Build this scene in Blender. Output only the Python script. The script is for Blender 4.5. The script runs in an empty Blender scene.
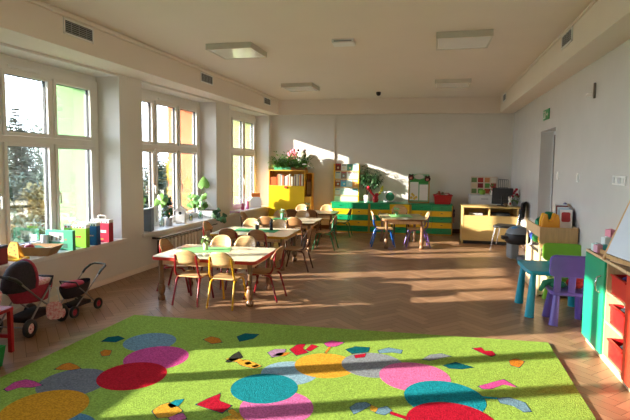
import bpy, bmesh, math, random
from mathutils import Vector, Matrix
R = random.Random(7)
PI = math.pi
C = bpy.context.scene.collection
scene = bpy.context.scene

# ------------------------------------------------------------------ materials
def mat(name, col, rough=.55, var=.12, scale=8.0, bump=0.0, bscale=60.0, spec=.4, metal=0.0, emit=None, coat=0.0, stretch=None, sheen=0.0, alpha2=None, trans=0.0):
    m = bpy.data.materials.new(name); m.use_nodes = True
    nt = m.node_tree; b = nt.nodes['Principled BSDF']; L = nt.links.new
    b.inputs['Roughness'].default_value = rough
    b.inputs['Metallic'].default_value = metal
    b.inputs['Specular IOR Level'].default_value = spec
    b.inputs['Coat Weight'].default_value = coat
    if sheen: b.inputs['Sheen Weight'].default_value = sheen
    c = (col[0], col[1], col[2], 1)
    tc = nt.nodes.new('ShaderNodeTexCoord'); vec = tc.outputs['Object']
    if stretch:
        mp = nt.nodes.new('ShaderNodeMapping'); mp.inputs['Scale'].default_value = stretch
        L(vec, mp.inputs['Vector']); vec = mp.outputs['Vector']
    n = nt.nodes.new('ShaderNodeTexNoise'); n.inputs['Scale'].default_value = scale; n.inputs['Detail'].default_value = 4
    L(vec, n.inputs['Vector'])
    mx = nt.nodes.new('ShaderNodeMix'); mx.data_type = 'RGBA'
    d = alpha2 or tuple(x*(1-var) for x in col)
    mx.inputs[6].default_value = c; mx.inputs[7].default_value = (d[0], d[1], d[2], 1)
    rmp = nt.nodes.new('ShaderNodeMapRange'); rmp.inputs[1].default_value = .35; rmp.inputs[2].default_value = .65
    L(n.outputs['Fac'], rmp.inputs[0]); L(rmp.outputs[0], mx.inputs[0])
    L(mx.outputs[2], b.inputs['Base Color'])
    if trans:
        b.inputs['Transmission Weight'].default_value = trans
    if bump:
        n2 = nt.nodes.new('ShaderNodeTexNoise'); n2.inputs['Scale'].default_value = bscale; n2.inputs['Detail'].default_value = 3
        L(vec, n2.inputs['Vector'])
        bp = nt.nodes.new('ShaderNodeBump'); bp.inputs['Strength'].default_value = bump; bp.inputs['Distance'].default_value = .01
        L(n2.outputs['Fac'], bp.inputs['Height']); L(bp.outputs['Normal'], b.inputs['Normal'])
    return m
def s2l(h):
    h = h.lstrip('#'); o = []
    for i in (0, 2, 4):
        v = int(h[i:i+2], 16)/255
        o.append(v/12.92 if v <= .04045 else ((v+.055)/1.055)**2.4)
    return tuple(o)
_mc = {}
def pm(hexc, rough=.5, var=.08, spec=.4, key=''):
    k = (hexc, rough, var, spec, key)
    if k not in _mc: _mc[k] = mat('paint_'+hexc.strip('#'), s2l(hexc), rough, var, 12, spec=spec)
    return _mc[k]

M = {}
M['wall'] = mat('wall_paint', (.72, .69, .64), .42, .03, 3, .04, 90, spec=.35)
M['wallr'] = mat('glossy_wall_paint', (.70, .69, .67), .16, .03, 3, .16, 4, spec=.5, coat=.3)
M['ceil'] = mat('ceiling_paint', (.80, .71, .62), .7, .02, 2)
M['frame'] = mat('window_pvc', (.80, .77, .72), .35, .03, 5)
M['sill'] = mat('sill_board', (.80, .77, .72), .3, .05, 4)
M['white'] = mat('white_paint', (.82, .81, .78), .4, .03)
M['grey'] = mat('grey_paint', (.30, .31, .33), .5, .08)
M['lgrey'] = mat('pale_grey_paint', (.55, .56, .58), .5, .05)
M['black'] = mat('black_plastic', (.015, .015, .017), .45, .1)
M['dark'] = mat('dark_void', (.03, .028, .025), .8, .1)
M['chrome'] = mat('chrome_metal', (.65, .65, .66), .22, .03, metal=1.0)
M['steel'] = mat('dull_steel', (.30, .29, .29), .4, .1, metal=.8)
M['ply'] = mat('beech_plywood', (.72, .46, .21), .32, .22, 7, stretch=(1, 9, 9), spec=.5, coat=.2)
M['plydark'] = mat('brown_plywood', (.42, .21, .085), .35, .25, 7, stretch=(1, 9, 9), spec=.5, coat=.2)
M['beech'] = mat('beech_board', (.76, .53, .30), .4, .16, 5, stretch=(9, 9, 1))
M['legwood'] = mat('turned_leg_wood', (.24, .12, .055), .4, .3, 9, stretch=(6, 6, 1), coat=.15)
M['tabletop'] = mat('cream_laminate', (.74, .64, .47), .2, .06, 6, spec=.5)
M['topwood'] = mat('brown_cabinet_top', (.30, .17, .085), .35, .25, 7, stretch=(8, 1, 8))
M['deskwood'] = mat('maple_desk_board', (.62, .42, .155), .38, .08, 5, stretch=(1, 6, 6))
M['card'] = mat('brown_cardboard', (.42, .25, .12), .8, .15)
M['leafd'] = mat('dark_green_leaf', (.030, .095, .028), .4, .5, 14)
M['leafm'] = mat('mid_green_leaf', (.10, .26, .045), .4, .4, 14)
M['leafl'] = mat('light_green_leaf', (.18, .36, .07), .4, .35, 14)
M['soil'] = mat('potting_soil', (.05, .03, .02), .9, .4, 30)
M['terra'] = mat('terracotta', (.45, .17, .07), .7, .15)
M['bark'] = mat('tree_bark', (.12, .085, .06), .9, .3)
def glass_mat(name, tint, gl=.08):
    m = bpy.data.materials.new(name); m.use_nodes = True; nt = m.node_tree; nt.nodes.remove(nt.nodes['Principled BSDF'])
    o = nt.nodes['Material Output']; t = nt.nodes.new('ShaderNodeBsdfTransparent'); t.inputs[0].default_value = (*tint, 1)
    g = nt.nodes.new('ShaderNodeBsdfGlossy'); g.inputs['Roughness'].default_value = .02
    f = nt.nodes.new('ShaderNodeFresnel'); f.inputs[0].default_value = 1.45
    mx = nt.nodes.new('ShaderNodeMixShader'); L = nt.links.new
    ml = nt.nodes.new('ShaderNodeMath'); ml.operation = 'MULTIPLY'; ml.inputs[1].default_value = .6
    L(f.outputs[0], ml.inputs[0]); L(ml.outputs[0], mx.inputs[0]); L(t.outputs[0], mx.inputs[1]); L(g.outputs[0], mx.inputs[2]); L(mx.outputs[0], o.inputs[0])
    return m
M['glass'] = glass_mat('window_glass', (.97, .985, .98))
M['jar'] = glass_mat('jar_glass', (.86, .92, .93))

# ------------------------------------------------------------------ mesh builder
class MB:
    def __init__(s, W=None): s.v = []; s.f = []; s.m = []; s.sm = []; s.W = W
    def add(s, vs, fs, mi=0, sm=False, X=None):
        o = len(s.v)
        for v in vs:
            v = Vector(v)
            if X is not None: v = X @ v
            s.v.append(v)
        for f in fs: s.f.append([o+i for i in f]); s.m.append(mi); s.sm.append(sm)
        return s
    def box(s, a, b, mi=0, X=None):
        x0, y0, z0 = a; x1, y1, z1 = b
        return s.add([(x0,y0,z0),(x1,y0,z0),(x1,y1,z0),(x0,y1,z0),(x0,y0,z1),(x1,y0,z1),(x1,y1,z1),(x0,y1,z1)],
              [(0,3,2,1),(4,5,6,7),(0,1,5,4),(1,2,6,5),(2,3,7,6),(3,0,4,7)], mi, False, X)
    def cbox(s, c, d, mi=0, X=None):
        return s.box([c[i]-d[i]/2 for i in range(3)], [c[i]+d[i]/2 for i in range(3)], mi, X)
    def tube(s, pts, r, n=8, mi=0, closed=False):
        pts = [Vector(p) for p in pts]; k = len(pts)
        rs = r if isinstance(r, (list, tuple)) else [r]*k
        vs = []; up = None
        for i, p in enumerate(pts):
            a = pts[(i-1) % k] if (i > 0 or closed) else p; b = pts[(i+1) % k] if (i < k-1 or closed) else p
            d = (b-a).normalized()
            if up is None:
                up = Vector((0,0,1)) if abs(d.z) < .9 else Vector((1,0,0))
            e = (up - d*up.dot(d))
            if e.length < 1e-5: e = d.orthogonal()
            e.normalize(); up = e; g = d.cross(e)
            for j in range(n):
                t = 2*PI*j/n; vs.append(p + (e*math.cos(t)+g*math.sin(t))*rs[i])
        fs = []
        for i in range(k if closed else k-1):
            for j in range(n):
                q = (i+1) % k
                fs.append((i*n+j, i*n+(j+1) % n, q*n+(j+1) % n, q*n+j))
        s.add(vs, fs, mi, True)
        if not closed:
            s.add([vs[j] for j in range(n)], [tuple(reversed(range(n)))], mi)
            s.add([vs[(k-1)*n+j] for j in range(n)], [tuple(range(n))], mi)
        return s
    def lathe(s, prof, n=18, mi=0, X=None, sm=True, cap=True):
        vs = []; fs = []
        for r, z in prof:
            for j in range(n):
                t = 2*PI*j/n; vs.append((r*math.cos(t), r*math.sin(t), z))
        for i in range(len(prof)-1):
            for j in range(n): fs.append((i*n+j, i*n+(j+1) % n, (i+1)*n+(j+1) % n, (i+1)*n+j))
        s.add(vs, fs, mi, sm, X)
        if cap:
            s.add(vs[:n], [tuple(reversed(range(n)))], mi, False, X); s.add(vs[-n:], [tuple(range(n))], mi, False, X)
        return s
    def ell(s, c, r, n=12, k=8, mi=0, X=None):
        if not isinstance(r, (list, tuple)): r = (r, r, r)
        vs = [(c[0], c[1], c[2]-r[2])]; fs = []
        for i in range(1, k):
            a = -PI/2 + PI*i/k
            for j in range(n):
                t = 2*PI*j/n; vs.append((c[0]+r[0]*math.cos(a)*math.cos(t), c[1]+r[1]*math.cos(a)*math.sin(t), c[2]+r[2]*math.sin(a)))
        vs.append((c[0], c[1], c[2]+r[2])); e = len(vs)-1
        for j in range(n):
            fs.append((0, 1+(j+1) % n, 1+j)); fs.append((e, 1+(k-2)*n+j, 1+(k-2)*n+(j+1) % n))
        for i in range(k-2):
            for j in range(n): fs.append((1+i*n+j, 1+i*n+(j+1) % n, 1+(i+1)*n+(j+1) % n, 1+(i+1)*n+j))
        return s.add(vs, fs, mi, True, X)
    def prism(s, poly, z0, z1, mi=0, X=None):
        n = len(poly)
        a = sum(poly[i][0]*poly[(i+1) % n][1]-poly[(i+1) % n][0]*poly[i][1] for i in range(n))
        if a < 0: poly = list(reversed(poly))
        vs = [(p[0], p[1], z0) for p in poly]+[(p[0], p[1], z1) for p in poly]
        fs = [tuple(reversed(range(n))), tuple(range(n, 2*n))]+[(i, (i+1) % n, n+(i+1) % n, n+i) for i in range(n)]
        return s.add(vs, fs, mi, False, X)
    def build(s, name, mats, parent=None, bevel=0, label=None):
        me = bpy.data.meshes.new(name)
        me.from_pydata([tuple(s.W(v) if s.W else v) for v in s.v], [], s.f)
        if not isinstance(mats, (list, tuple)): mats = [mats]
        for m in mats: me.materials.append(m)
        me.polygons.foreach_set('material_index', s.m); me.polygons.foreach_set('use_smooth', s.sm); me.update()
        o = bpy.data.objects.new(name, me); C.objects.link(o)
        if parent is not None: o.parent = parent
        if label: o['label'] = label
        if bevel:
            b = o.modifiers.new('bevel', 'BEVEL'); b.width = bevel; b.segments = 2; b.limit_method = 'ANGLE'; b.angle_limit = 1.0
        return o
# local frames: XZ-plane polygons extruded along y
FRONT = Matrix(((1,0,0,0),(0,0,-1,0),(0,1,0,0),(0,0,0,1)))       # (u,v,w) -> (u,-w,v): faces -y
def TR(x, y, z): return Matrix.Translation((x, y, z))
def RZ(a): return Matrix.Rotation(a, 4, 'Z')
def RX(a): return Matrix.Rotation(a, 4, 'X')
def RY(a): return Matrix.Rotation(a, 4, 'Y')
def rrect(x0, y0, x1, y1, r, n=4):
    o = []
    for cx, cy, a in ((x1-r, y1-r, 0), (x0+r, y1-r, 90), (x0+r, y0+r, 180), (x1-r, y0+r, 270)):
        for i in range(n+1):
            t = math.radians(a+90*i/n); o.append((cx+r*math.cos(t), cy+r*math.sin(t)))
    return o
def circ(cx, cy, r, n=28, ry=None): return [(cx+r*math.cos(2*PI*i/n), cy+(ry or r)*math.sin(2*PI*i/n)) for i in range(n)]

def tag(o, label, cat, group=None, loc=None, rz=None):
    o['label'] = label; o['category'] = cat
    if group: o['group'] = group
    if loc is not None: o.location = loc
    if rz is not None: o.rotation_euler = (0, 0, rz)
    return o
def thing(name, label, cat, loc=(0,0,0), rz=0, group=None):
    o = bpy.data.objects.new(name, None); C.objects.link(o); o.empty_display_size = .1
    return tag(o, label, cat, group, loc, rz)
def struct(o): o['kind'] = 'structure'; return o
def dup(root, loc, rz, label, group=None, mats=None):
    r = root.copy(); C.objects.link(r); r.location = loc; r.rotation_euler = (0, 0, rz); r['label'] = label
    if group: r['group'] = group
    def rec(src, dst):
        for ch in list(src.children):
            c = ch.copy()
            if mats and c.type == 'MESH':
                c.data = meshvar(c.data, mats)
            C.objects.link(c); c.parent = dst
            rec(ch, c)
    rec(root, r); return r
_mv = {}
def meshvar(me, mats):
    nm = [mats.get(m.name, m) for m in me.materials]
    key = (me.name, tuple(m.name for m in nm))
    if key not in _mv:
        k = me.copy()
        for i, m in enumerate(nm): k.materials[i] = m
        _mv[key] = k
    return _mv[key]

def leaf(mb, b, d, L, W, mi=0, droop=.25):
    b = Vector(b); d = Vector(d).normalized(); s = d.cross(Vector((0,0,1)))
    if s.length < .05: s = Vector((1,0,0))
    s.normalize(); n = s.cross(d)
    m1 = b+d*L*.45; t = b+d*L-Vector((0,0,droop*L))
    a1 = m1+s*W*.5-n*W*.12; a2 = m1-s*W*.5-n*W*.12
    mb.add([b, a1, m1, a2, t], [(0,1,2), (0,2,3), (1,4,2), (2,4,3)], mi, True)
def bush(mb, c, r, n, L, W, mis=(0,), rnd=R, droop=.25, inner=.35):
    for _ in range(n):
        z = rnd.uniform(-1, 1); a = rnd.uniform(0, 2*PI); q = math.sqrt(1-z*z)
        d = Vector((q*math.cos(a), q*math.sin(a), z)); k = rnd.uniform(inner, 1)
        p = Vector(c)+Vector((d.x*r[0], d.y*r[1], d.z*r[2]))*k
        dd = d+Vector((rnd.uniform(-.7, .7), rnd.uniform(-.7, .7), rnd.uniform(-.5, .5)))
        leaf(mb, p, dd, L*rnd.uniform(.7, 1.2), W*rnd.uniform(.7, 1.2), rnd.choice(mis), droop)
def heartleaf(mb, c, nrm, up, S, mi=0):
    c = Vector(c); n = Vector(nrm).normalized(); u = Vector(up); u = (u-n*u.dot(n)).normalized(); s = u.cross(n)
    o = [(0,-.55),(.22,-.3),(.42,0),(.46,.22),(.36,.42),(.18,.48),(0,.34),(-.18,.48),(-.36,.42),(-.46,.22),(-.42,0),(-.22,-.3)]
    vs = [c+n*.0*S]+[c+s*(x*S)+u*(y*S)-n*(abs(x)*.28*S) for x, y in o]
    k = len(o)
    mb.add(vs, [(0, 1+i, 1+(i+1) % k) for i in range(k)], mi, True)

# ------------------------------------------------------------------ room shell
XL0, AL = -4.099, .0322
def LW(v):                       # left wall frame: x = distance into the room from the wall face
    return Vector((XL0+AL*(v.y-6)+v.x, v.y, v.z))
XR = 1.698; YB, AB = 12.026, .0529; XB = -3.689; XBR = 1.391
HC, HS = 3.1045, 2.752; YREAR = -3.2
def BW(v):                       # back wall frame: y = distance in front of the wall face (negative = towards the room)
    return Vector((v.x, YB+AB*(v.x+1)+v.y, v.z))

# herringbone parquet, one face per plank
def make_floor():
    me = MB(); base = MB()
    base.box((-5.2, -3.6, -.12), (2.6, 12.9, -.003))
    struct(base.build('floor', mat('floor_screed', (.05, .03, .02), .9, .1)))
    w, l = .09, .45; g = .0012
    vs = []; fs = []; cols = []; uvs = []
    a45 = math.radians(45); ca, sa = math.cos(a45), math.sin(a45)
    def plank(x0, y0, x1, y1, horiz):
        pts = [(x0+g, y0+g), (x1-g, y0+g), (x1-g, y1-g), (x0+g, y1-g)]
        P = [(ca*x-sa*y, sa*x+ca*y) for x, y in pts]
        cx = sum(p[0] for p in P)/4; cy = sum(p[1] for p in P)/4
        if not (-4.75 < cx < 2.1 and -3.3 < cy < 12.45): return
        o = len(vs); vs.extend([(p[0], p[1], 0) for p in P]); fs.append((o, o+1, o+2, o+3))
        t = R.random(); cols.append(t)
        u0, v0 = R.uniform(0, 50), R.uniform(0, 50)
        L, Wd = max(x1-x0, y1-y0), min(x1-x0, y1-y0)
        q = [(0,0),(L,0),(L,Wd),(0,Wd)] if horiz else [(0,0),(0,Wd),(L,Wd),(L,0)]
        uvs.extend([(u0+a, v0+b) for a, b in q])
    n = 5
    for k in range(-150, 260):
        for j in range(-60, 60):
            # herringbone cell: horizontal plank then vertical one, stepping along the diagonal
            x = k*w + j*2*l*0.5*0; y = k*w
            ox = x + j*2*l; oy = y
            plank(ox, oy, ox+l, oy+w, True)
            plank(ox+l, oy+w-l, ox+l+w, oy+w, False)
    m = bpy.data.meshes.new('parquet'); m.from_pydata(vs, [], fs)
    at = m.attributes.new('tone', 'FLOAT', 'FACE'); at.data.foreach_set('value', cols)
    uv = m.uv_layers.new(name='UVMap')
    for i, t in enumerate(uvs): uv.data[i].uv = t
    mt = bpy.data.materials.new('oak_parquet'); mt.use_nodes = True; nt = mt.node_tree; b = nt.nodes['Principled BSDF']; Lk = nt.links.new
    b.inputs['Roughness'].default_value = .33; b.inputs['Specular IOR Level'].default_value = .45
    A = nt.nodes.new('ShaderNodeAttribute'); A.attribute_name = 'tone'
    U = nt.nodes.new('ShaderNodeUVMap'); mp = nt.nodes.new('ShaderNodeMapping'); mp.inputs['Scale'].default_value = (3, 40, 1)
    Lk(U.outputs[0], mp.inputs[0]); nz = nt.nodes.new('ShaderNodeTexNoise'); nz.inputs['Scale'].default_value = 1.0; nz.inputs['Detail'].default_value = 5
    Lk(mp.outputs[0], nz.inputs['Vector'])
    cr = nt.nodes.new('ShaderNodeValToRGB'); e = cr.color_ramp.elements
    e[0].color = (.17, .082, .042, 1); e[1].color = (.40, .225, .125, 1)
    mm = nt.nodes.new('ShaderNodeMath'); mm.operation = 'MULTIPLY_ADD'; mm.inputs[1].default_value = .55; Lk(nz.outputs['Fac'], mm.inputs[0])
    m2 = nt.nodes.new('ShaderNodeMath'); m2.operation = 'MULTIPLY'; m2.inputs[1].default_value = .55; Lk(A.outputs['Fac'], m2.inputs[0]); Lk(m2.outputs[0], mm.inputs[2])
    Lk(mm.outputs[0], cr.inputs[0]); Lk(cr.outputs[0], b.inputs['Base Color'])
    mr = nt.nodes.new('ShaderNodeMapRange'); mr.inputs[3].default_value = .26; mr.inputs[4].default_value = .44
    Lk(nz.outputs['Fac'], mr.inputs[0]); Lk(mr.outputs[0], b.inputs['Roughness'])
    m.materials.append(mt)
    o = bpy.data.objects.new('floor_parquet', m); C.objects.link(o); struct(o)
    o['label'] = 'brown herringbone wooden parquet floor'; o['category'] = 'floor'
make_floor()

BAYS = [(-2.1, .25), (.6, 2.8), (3.6, 5.96), (6.47, 8.83), (9.41, 11.65)]
SILL, RD, WT = .55, -.33, .45
def left_wall():
    b = MB(LW); edges = [-3.4]+[e for q in BAYS for e in q]+[12.9]
    for i in range(0, len(edges), 2):
        b.box((-WT, edges[i], 0), (0, edges[i+1], HC+.2))
    for y0, y1 in BAYS:
        b.box((-WT, y0, -.1), (0, y1, SILL-.045)); b.box((-WT, y0, HS-.03), (0, y1, HC+.2))
    struct(b.build('wall_left', M['wall']))
    for i, (y0, y1) in enumerate(BAYS):
        s = MB(LW); s.box((RD-.02, y0+.002, SILL-.045), (-.001, y1-.002, SILL)); s.box((-.001, y0-.06, SILL-.045), (.045, y1+.06, SILL))
        o = struct(s.build('trim_%d' % (i+1), M['sill'], bevel=.006)); o['label'] = 'cream window sill board in front of window %d' % (i+1)
left_wall()
def window(i, y0, y1, npan=3):
    zt, zb = 2.66, SILL+.0; X0, X1 = RD-.075, RD
    fr = MB(LW)
    fw = .12
    fr.box((X0, y0, zb), (X1, y0+fw, zt)); fr.box((X0, y1-fw, zb), (X1, y1, zt))
    fr.box((X0, y0+fw, zt-.09), (X1, y1-fw, zt)); fr.box((X0, y0+fw, zb), (X1, y1-fw, zb+.06))
    zx = 1.83
    if i != 1: fr.box((X0, y0+fw, zx-.035), (X1, y1-fw, zx+.035))
    iw = (y1-y0-2*fw-(npan-1)*.05)/npan; ys = []
    y = y0+fw
    for k in range(npan):
        ys.append((y, y+iw)); y += iw
        if k < npan-1:
            fr.box((X0, y, zb+.06), (X1, y+.05, zx-.035)); fr.box((X0, y, zx+.035 if i != 1 else zx-.035), (X1, y+.05, zt-.09)); y += .05
    fr.box((X0, y0, zt), (X1-.02, y1, HS))
    root = struct(fr.build('window_%d' % (i+1), M['frame'], bevel=.004))
    root['label'] = 'white window with casements and top lights, number %d from the camera end' % (i+1); 
    for k, (a, c) in enumerate(ys):
        for z0, z1 in ((zb+.06, zx-.035), (zx+.035, zt-.09)) if i != 1 else ((zb+.06, zt-.09),):
            s = MB(LW); t = .042; g = .003
            a0, c0, q0, q1 = a+g, c-g, z0+g, z1-g
            s.box((X0+.01, a0, q0), (X1+.018, a0+t, q1)); s.box((X0+.01, c0-t, q0), (X1+.018, c0, q1))
            s.box((X0+.01, a0+t, q0), (X1+.018, c0-t, q0+t)); s.box((X0+.01, a0+t, q1-t), (X1+.018, c0-t, q1))
            so = s.build('sash', M['frame'], root, bevel=.004)
            # dark rubber gasket against the glass
            q = MB(LW); e = .007
            q.box((X0+.028, a0+t, q0+t), (X0+.055, a0+t+e, q1-t)); q.box((X0+.028, c0-t-e, q0+t), (X0+.055, c0-t, q1-t))
            q.box((X0+.028, a0+t, q0+t), (X0+.055, c0-t, q0+t+e)); q.box((X0+.028, a0+t, q1-t-e), (X0+.055, c0-t, q1-t))
            q.build('gasket', M['black'], so)
            p = MB(LW); p.box((X0+.04, a0+t, q0+t), (X0+.044, c0-t, q1-t)); p.build('glass_pane', M['glass'], so)
            if z0 < 1 and k != 1:
                hd = MB(LW); yy = a0+.025 if k == 2 else c0-.025
                hd.box((X1+.018, yy-.013, 1.16), (X1+.028, yy+.013, 1.24)); hd.box((X1+.028, yy-.008, 1.19), (X1+.055, yy+.008, 1.21)); hd.box((X1+.045, yy-.009, 1.08), (X1+.058, yy+.009, 1.21))
                hd.build('handle', M['white'], so, bevel=.003)
    v = MB(LW); v.box((X1, (y0+y1)/2-.25, zt-.065), (X1+.022, (y0+y1)/2+.2, zt-.03)); v.build('trickle_vent', M['white'], root, bevel=.004)
    tr = MB(LW); tr.box((-.15, y0+.01, HS-.02), (-.09, y1-.01, HS)); tr.build('curtain_track', mat('track_grey', (.22, .20, .18), .6), root)
for i, (y0, y1) in enumerate(BAYS):
    if i < 4: window(i, y0, y1)
    else:
        b = MB(LW); b.box((RD-.1, y0, SILL), (RD, y0+.72, HS)); struct(b.build('trim_20', M['wall'])); window(i, y0+.72, y1, 2)  # hidden wall fill, added to trim the sun patch on the back wall
SUR = ['#cfe0c0', '#cfe0c0', '#84b06e', '#cf7d4c', '#a8ae72']
for i, (y0, y1) in enumerate(BAYS):
    b = MB(LW); xo = -WT-.54; e = .06
    b.box((xo, y1-.03, .1), (-WT, y1+e, 2.72)); b.box((xo, y0-e, .1), (-WT, y0+.03, 2.72)); 
    b.box((xo, y0+.03, 2.66), (-WT, y1-.03, 2.72)); 
    o = struct(b.build('trim_%d' % (i+11), pm(SUR[i], .7, .04))); o['label'] = 'coloured surround fin outside window %d' % (i+1)

b = MB(); b.box((XR, -3.4, 0), (XR+.28, 8.0, HC+.2)); b.box((XR, 9.05, 0), (XR+.28, 12.7, HC+.2)); b.box((XR, 8.0, 2.15), (XR+.28, 9.05, HC+.2))
struct(b.build('wall_right', M['wallr']))
b = MB(BW); b.box((-4.6, 0, 0), (2.2, .3, HC+.2)); struct(b.build('wall_back', M['wall']))
b = MB(BW); b.box((-4.0, -.03, 0), (-2.345, 0, HS)); struct(b.build('trim_6', M['wall']))
b = MB(); b.box((-5, YREAR-.3, 0), (2.2, YREAR, HC+.2)); struct(b.build('wall_rear', M['wall']))
b = MB(); b.box((-5, -3.5, HC), (2.2, 12.9, HC+.25)); struct(b.build('ceiling', M['ceil']))
b = MB(); b.box((-4.75, -3.4, HS), (XB, 12.6, HC)); struct(b.build('trim_7', M['ceil']))
b = MB(); b.box((XBR, -3.4, HS), (XR, 12.6, HC)); struct(b.build('trim_8', M['ceil']))
b = MB(BW); b.box((XB, -.17, HS), (XBR, 0, HC)); struct(b.build('trim_9', M['ceil']))
# cove strips where boxed beams meet the ceiling
b = MB(); b.box((XB, -3.2, HC-.05), (XB+.05, 11.6, HC)); b.box((XBR-.03, -3.2, HC-.03), (XBR, 11.7, HC)); struct(b.build('trim_10', M['ceil'], bevel=.02))
SK = mat('brown_skirting', (.16, .085, .045), .45, .2)
b = MB(BW); b.box((-3.95, -.05, 0), (1.69, 0, .09)); struct(b.build('baseboard_back', SK))
b = MB(); b.box((XR-.015, 9.05, 0), (XR, 12.05, .09)); b.box((XR-.015, -3.2, 0), (XR, 8.0, .09)); struct(b.build('baseboard_right', SK))
b = MB(LW); b.box((0, -3.2, 0), (.012, 11.9, .07)); struct(b.build('baseboard_left', M['ceil']))
# doorway
dr = MB(); dr.box((XR+.2, 8.06, 0), (XR+.25, 8.99, 2.09)); d = struct(dr.build('door_1', mat('brown_door', (.075, .05, .036), .4, .15)))
d['label'] = 'dark brown door set back in the right wall'
fr = MB(); fr.box((XR+.19, 8.0, 0), (XR+.28, 8.06, 2.15)); fr.box((XR+.19, 8.99, 0), (XR+.28, 9.05, 2.15)); fr.box((XR+.19, 8.06, 2.09), (XR+.28, 8.99, 2.15)); fr.build('door_frame', M['lgrey'], d)
hb = MB(); hb.tube([(XR+.2, 8.14, 1.05), (XR+.15, 8.14, 1.05), (XR+.15, 8.26, 1.05)], .01); hb.build('handle', M['chrome'], d)

# ceiling lights
def ceiling_light(x, y, label, first=[None]):
    if first[0]: return dup(first[0], (x, y, HC), 0, label)
    t = thing('ceiling_light', label, 'ceiling light', (x, y, HC), 0, 'square ceiling panels'); first[0] = t
    f = MB(); s = .31
    for a, c in (((-s,-s,-.075), (s,-s+.025,0)), ((-s,s-.025,-.075), (s,s,0)), ((-s,-s+.025,-.075), (-s+.025,s-.025,0)), ((s-.025,-s+.025,-.075), (s,s-.025,0))): f.box(a, c)
    f.build('frame', mat('lamp_housing', (.58, .54, .46), .4, .04), t, bevel=.004)
    p = MB(); p.box((-s+.025, -s+.025, -.07), (s-.025, s-.025, -.05)); p.build('diffuser', mat('lamp_diffuser', (.88, .86, .80), .18, .02, spec=.6, coat=.6), t)
ceiling_light(-2.58, 6.36, 'square ceiling light nearest the camera on the window side')
ceiling_light(.29, 6.36, 'square ceiling light nearest the camera on the door side')
ceiling_light(-2.58, 9.62, 'square ceiling light over the far tables near the windows')
ceiling_light(.28, 9.68, 'square ceiling light towards the back wall on the door side')
t = thing('ceiling_box', 'flat white box on the ceiling between the two nearer lights', 'ceiling fitting', (-1.13, 6.25, HC), .05)
MB().box((-.135, -.11, -.045), (.135, .11, 0)).build('housing', M['white'], t, bevel=.008); MB().box((-.11, -.1105, -.032), (.11, -.1101, -.014)).build('slot', M['grey'], t)
b = MB(); b.lathe([(.05, 0), (.05, -.03), (.042, -.06), (.02, -.078), (.001, -.08)], 20); tag(b.build('dome_camera', M['black']), 'small black dome camera on the ceiling near the back beam', 'camera', None, (-1.19, 10.8, HC))

def vent(loc, rz, label, w=.46, h=.16):
    t = thing('vent_grille', label, 'vent', loc, rz, 'air vents in the boxed beams')
    f = MB()
    for a, c in (((-w/2,-.012,-h/2), (w/2,0,-h/2+.018)), ((-w/2,-.012,h/2-.018), (w/2,0,h/2)), ((-w/2,-.012,-h/2), (-w/2+.018,0,h/2)), ((w/2-.018,-.012,-h/2), (w/2,0,h/2))): f.box(a, c)
    f.build('frame', M['white'], t)
    k = MB(); k.box((-w/2+.01, -.003, -h/2+.01), (w/2-.01, -.001, h/2-.01)); k.build('backing', M['dark'], t)
    s = MB()
    for i in range(6):
        z = -h/2+.03+(h-.06)*i/5; s.box((-w/2+.018, -.009, z-.004), (w/2-.018, -.004, z+.004))
    for i in range(1, 4): s.box((-w/2+w*i/4-.003, -.011, -h/2+.018), (-w/2+w*i/4+.003, -.004, h/2-.018))
    s.build('slats', M['grey'], t)
vent((XB, 4.68, 2.965), PI/2, 'air vent in the window-side beam, nearest the camera')
vent((XB, 7.76, 2.965), PI/2, 'air vent in the window-side beam above the second window')
vent((XB, 10.85, 2.965), PI/2, 'air vent in the window-side beam nearest the back wall')
vent((XBR, 6.2, 3.0), -PI/2, 'air vent in the door-side beam, nearest the camera')
vent((XBR, 11.3, 3.0), -PI/2, 'air vent in the door-side beam close to the back wall')

# exit sign, wall plates
t = thing('exit_sign', 'green exit sign with white running figure above the dark doorway', 'sign', (XR, 8.66, 2.39))
b = MB(); b.box((-.012, -.21, -.08), (0, .21, .08)); b.build('sign_board', pm('#0f8a4e', .4), t)
g = MB(); X = Matrix(((0,0,-1,-.0122),(-1,0,0,0),(0,1,0,0),(0,0,0,1)))
for p in ([(-.16,-.055),(-.03,-.055),(-.03,.055),(-.16,.055),(-.16,.04),(-.05,.04),(-.05,-.04),(-.16,-.04)], circ(-.075,.035,.013,10), [(-.10,.02),(-.07,.015),(-.085,-.015),(-.06,-.045),(-.075,-.05),(-.105,-.02),(-.13,-.045),(-.14,-.035),(-.115,-.005)],
          [(.02,.012),(.10,.012),(.10,.035),(.16,0),(.10,-.035),(.10,-.012),(.02,-.012)]): g.prism(p, 0, .001, 0, X)
g.build('pictogram', M['white'], t)
t = thing('switch_plate', 'long cream wall plate with a row of switches above the easel', 'switch', (XR, 5.29, 1.46))
b = MB(); b.box((-.012, -.17, -.045), (0, .17, .045)); b.build('plate', M['white'], t, bevel=.004)
for i in range(4):
    k = MB(); k.box((-.02, -.145+i*.078, -.028), (-.012, -.085+i*.078, .028)); k.build('switch_key', M['lgrey'] if i % 2 else M['white'], t, bevel=.003)
for y, l in ((6.7, 'small white light switch on the bare wall right of the book bin'), (7.72, 'white light switch beside the doorway')):
    t = thing('light_switch', l, 'switch', (XR, y, 1.45)); b = MB(); b.box((-.01, -.04, -.055), (0, .04, .055)); b.build('plate', M['white'], t, bevel=.003)
    k = MB(); k.box((-.016, -.025, -.03), (-.01, .025, .03)); k.build('switch_key', M['white'], t, bevel=.002)
t = thing('wall_sensor', 'small dark sensor on a white bracket high on the right wall', 'wall sensor', (XR, 6.18, 2.42))
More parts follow.
